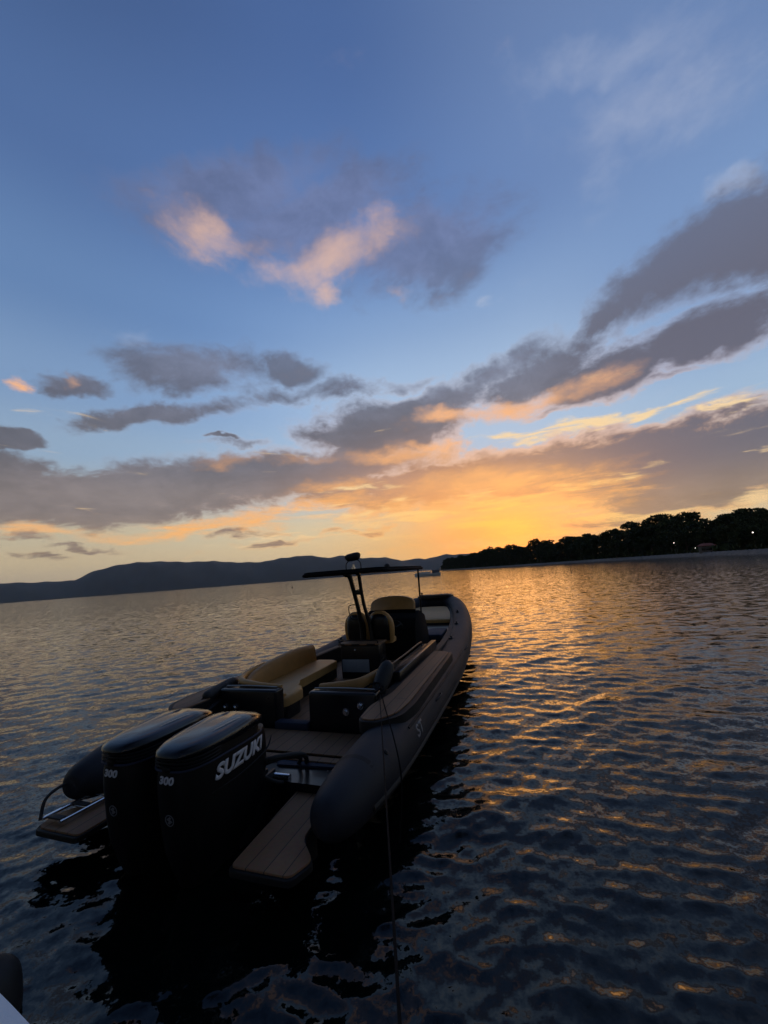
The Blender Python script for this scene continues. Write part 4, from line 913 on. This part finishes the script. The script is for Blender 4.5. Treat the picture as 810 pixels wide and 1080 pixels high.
# mooring line to the boat the photograph is taken from
for i, (dx_, lab, rad_) in enumerate(((0, 'thin dark mooring line running down from the starboard stern cleat to the foreground', .0055), (1, 'shorter second strand of dark line hanging over the starboard tube', .0075))):
    p0 = Vector(at_boat(1.22 + .03 * i, 2.66, .86)); p1 = Vector((-.05, .95, 1.36)) if i == 0 else Vector(at_boat(1.96, 1.50, .10))
    pm = Vector(at_boat(1.55, 2.05, .80))
    pts = []
    if i == 0:
        for k in range(25):
            t = k / 24; q = p0.lerp(p1, t); q.z -= .05 * 4 * t * (1 - t); pts.append(q)
    else:
        pts = [p0, Vector(at_boat(1.48, 2.12, .885)), Vector(at_boat(1.70, 1.66, .865)), Vector(at_boat(1.86, 1.38, .74)), Vector(at_boat(1.965, 1.20, .55)), Vector(at_boat(1.98, 1.12, .33)), Vector(at_boat(1.95, 1.05, .0))]
    bm = bm_new(); sweep(bm, pts, rad_, 7, 3); tag(obj('mooring_line', bm, M['rope']), lab, 'rope')

# ------------------------------------------------------------------ corner of the photographer's boat, lower left
yc = empty('yacht_stern', (0, 0, 0)); tag(yc, 'white rounded deck corner of the boat the picture is taken from, bottom left', 'boat')
bm = bm_new()
ol = [(-1.9, 1.64), (-1.19, 1.287), (-.84, 1.10), (-.35, .45), (.3, .1), (.6, -1.2), (-3.4, -1.2), (-3.4, 1.7)]
prism(bm, rounded(ol, .12, 4), 1.29, 1.40, .03); obj('deck', bm, M['white_gel'], yc)
bm = bm_new(); prism(bm, rounded([(x * .97 - .05, y * .97 - .02) for x, y in ol], .12, 4), -.3, 1.288, .0); obj('hull_side', bm, M['white_gel'], yc)
yf = empty('hanging_fender', (-2.66, 2.74, .04)); tag(yf, 'black round fender floating by the white deck corner, at the left edge', 'fender')
bm = bm_new(); sweep(bm, [(0, 0, -.3), (0, 0, -.26), (0, 0, -.15), (0, 0, .05), (0, 0, .2), (0, 0, .27), (0, 0, .31)], [.05, .13, .18, .19, .16, .08, .03], 20, 4); obj('body', bm, M['rubber'], yf)
bm = bm_new(); sweep(bm, [(0, 0, .30), (.03, -.3, .6), (.1, -.8, .9), (.12, -1.15, 1.08)], .012, 8, 4); obj('lanyard', bm, M['rope'], yf)

# ------------------------------------------------------------------ sea haze
HAZE = True
if HAZE:
    bm = bm_new(); box(bm, -9500, 9500, -9500, 9500, -6, 620, 0)
    mt = bpy.data.materials.new('haze'); mt.use_nodes = True; nt = mt.node_tree; nt.nodes.remove(nt.nodes['Principled BSDF'])
    pv = nt.nodes.new('ShaderNodeVolumePrincipled'); pv.inputs['Color'].default_value = (.80, .88, 1, 1); pv.inputs['Density'].default_value = 3.6e-5; pv.inputs['Anisotropy'].default_value = .2
    nt.links.new(pv.outputs[0], nt.nodes['Material Output'].inputs['Volume'])
    tag(obj('haze', bm, mt, smooth=False), 'thin evening haze over the water', kind='stuff')

# ------------------------------------------------------------------ render settings
scene.render.engine = 'CYCLES'
scene.view_settings.view_transform = 'Standard'; scene.view_settings.look = 'None'; scene.view_settings.exposure = .22; scene.view_settings.gamma = 1
scene.view_settings.use_curve_mapping = False
cy = scene.cycles; cy.use_adaptive_sampling = True; cy.adaptive_threshold = .02; cy.use_denoising = True; cy.max_bounces = 6; cy.volume_bounces = 1; cy.diffuse_bounces = 3; cy.glossy_bounces = 3; cy.transmission_bounces = 2; cy.caustics_reflective = False
cy.sample_clamp_indirect = 4
print('trees', cnt)
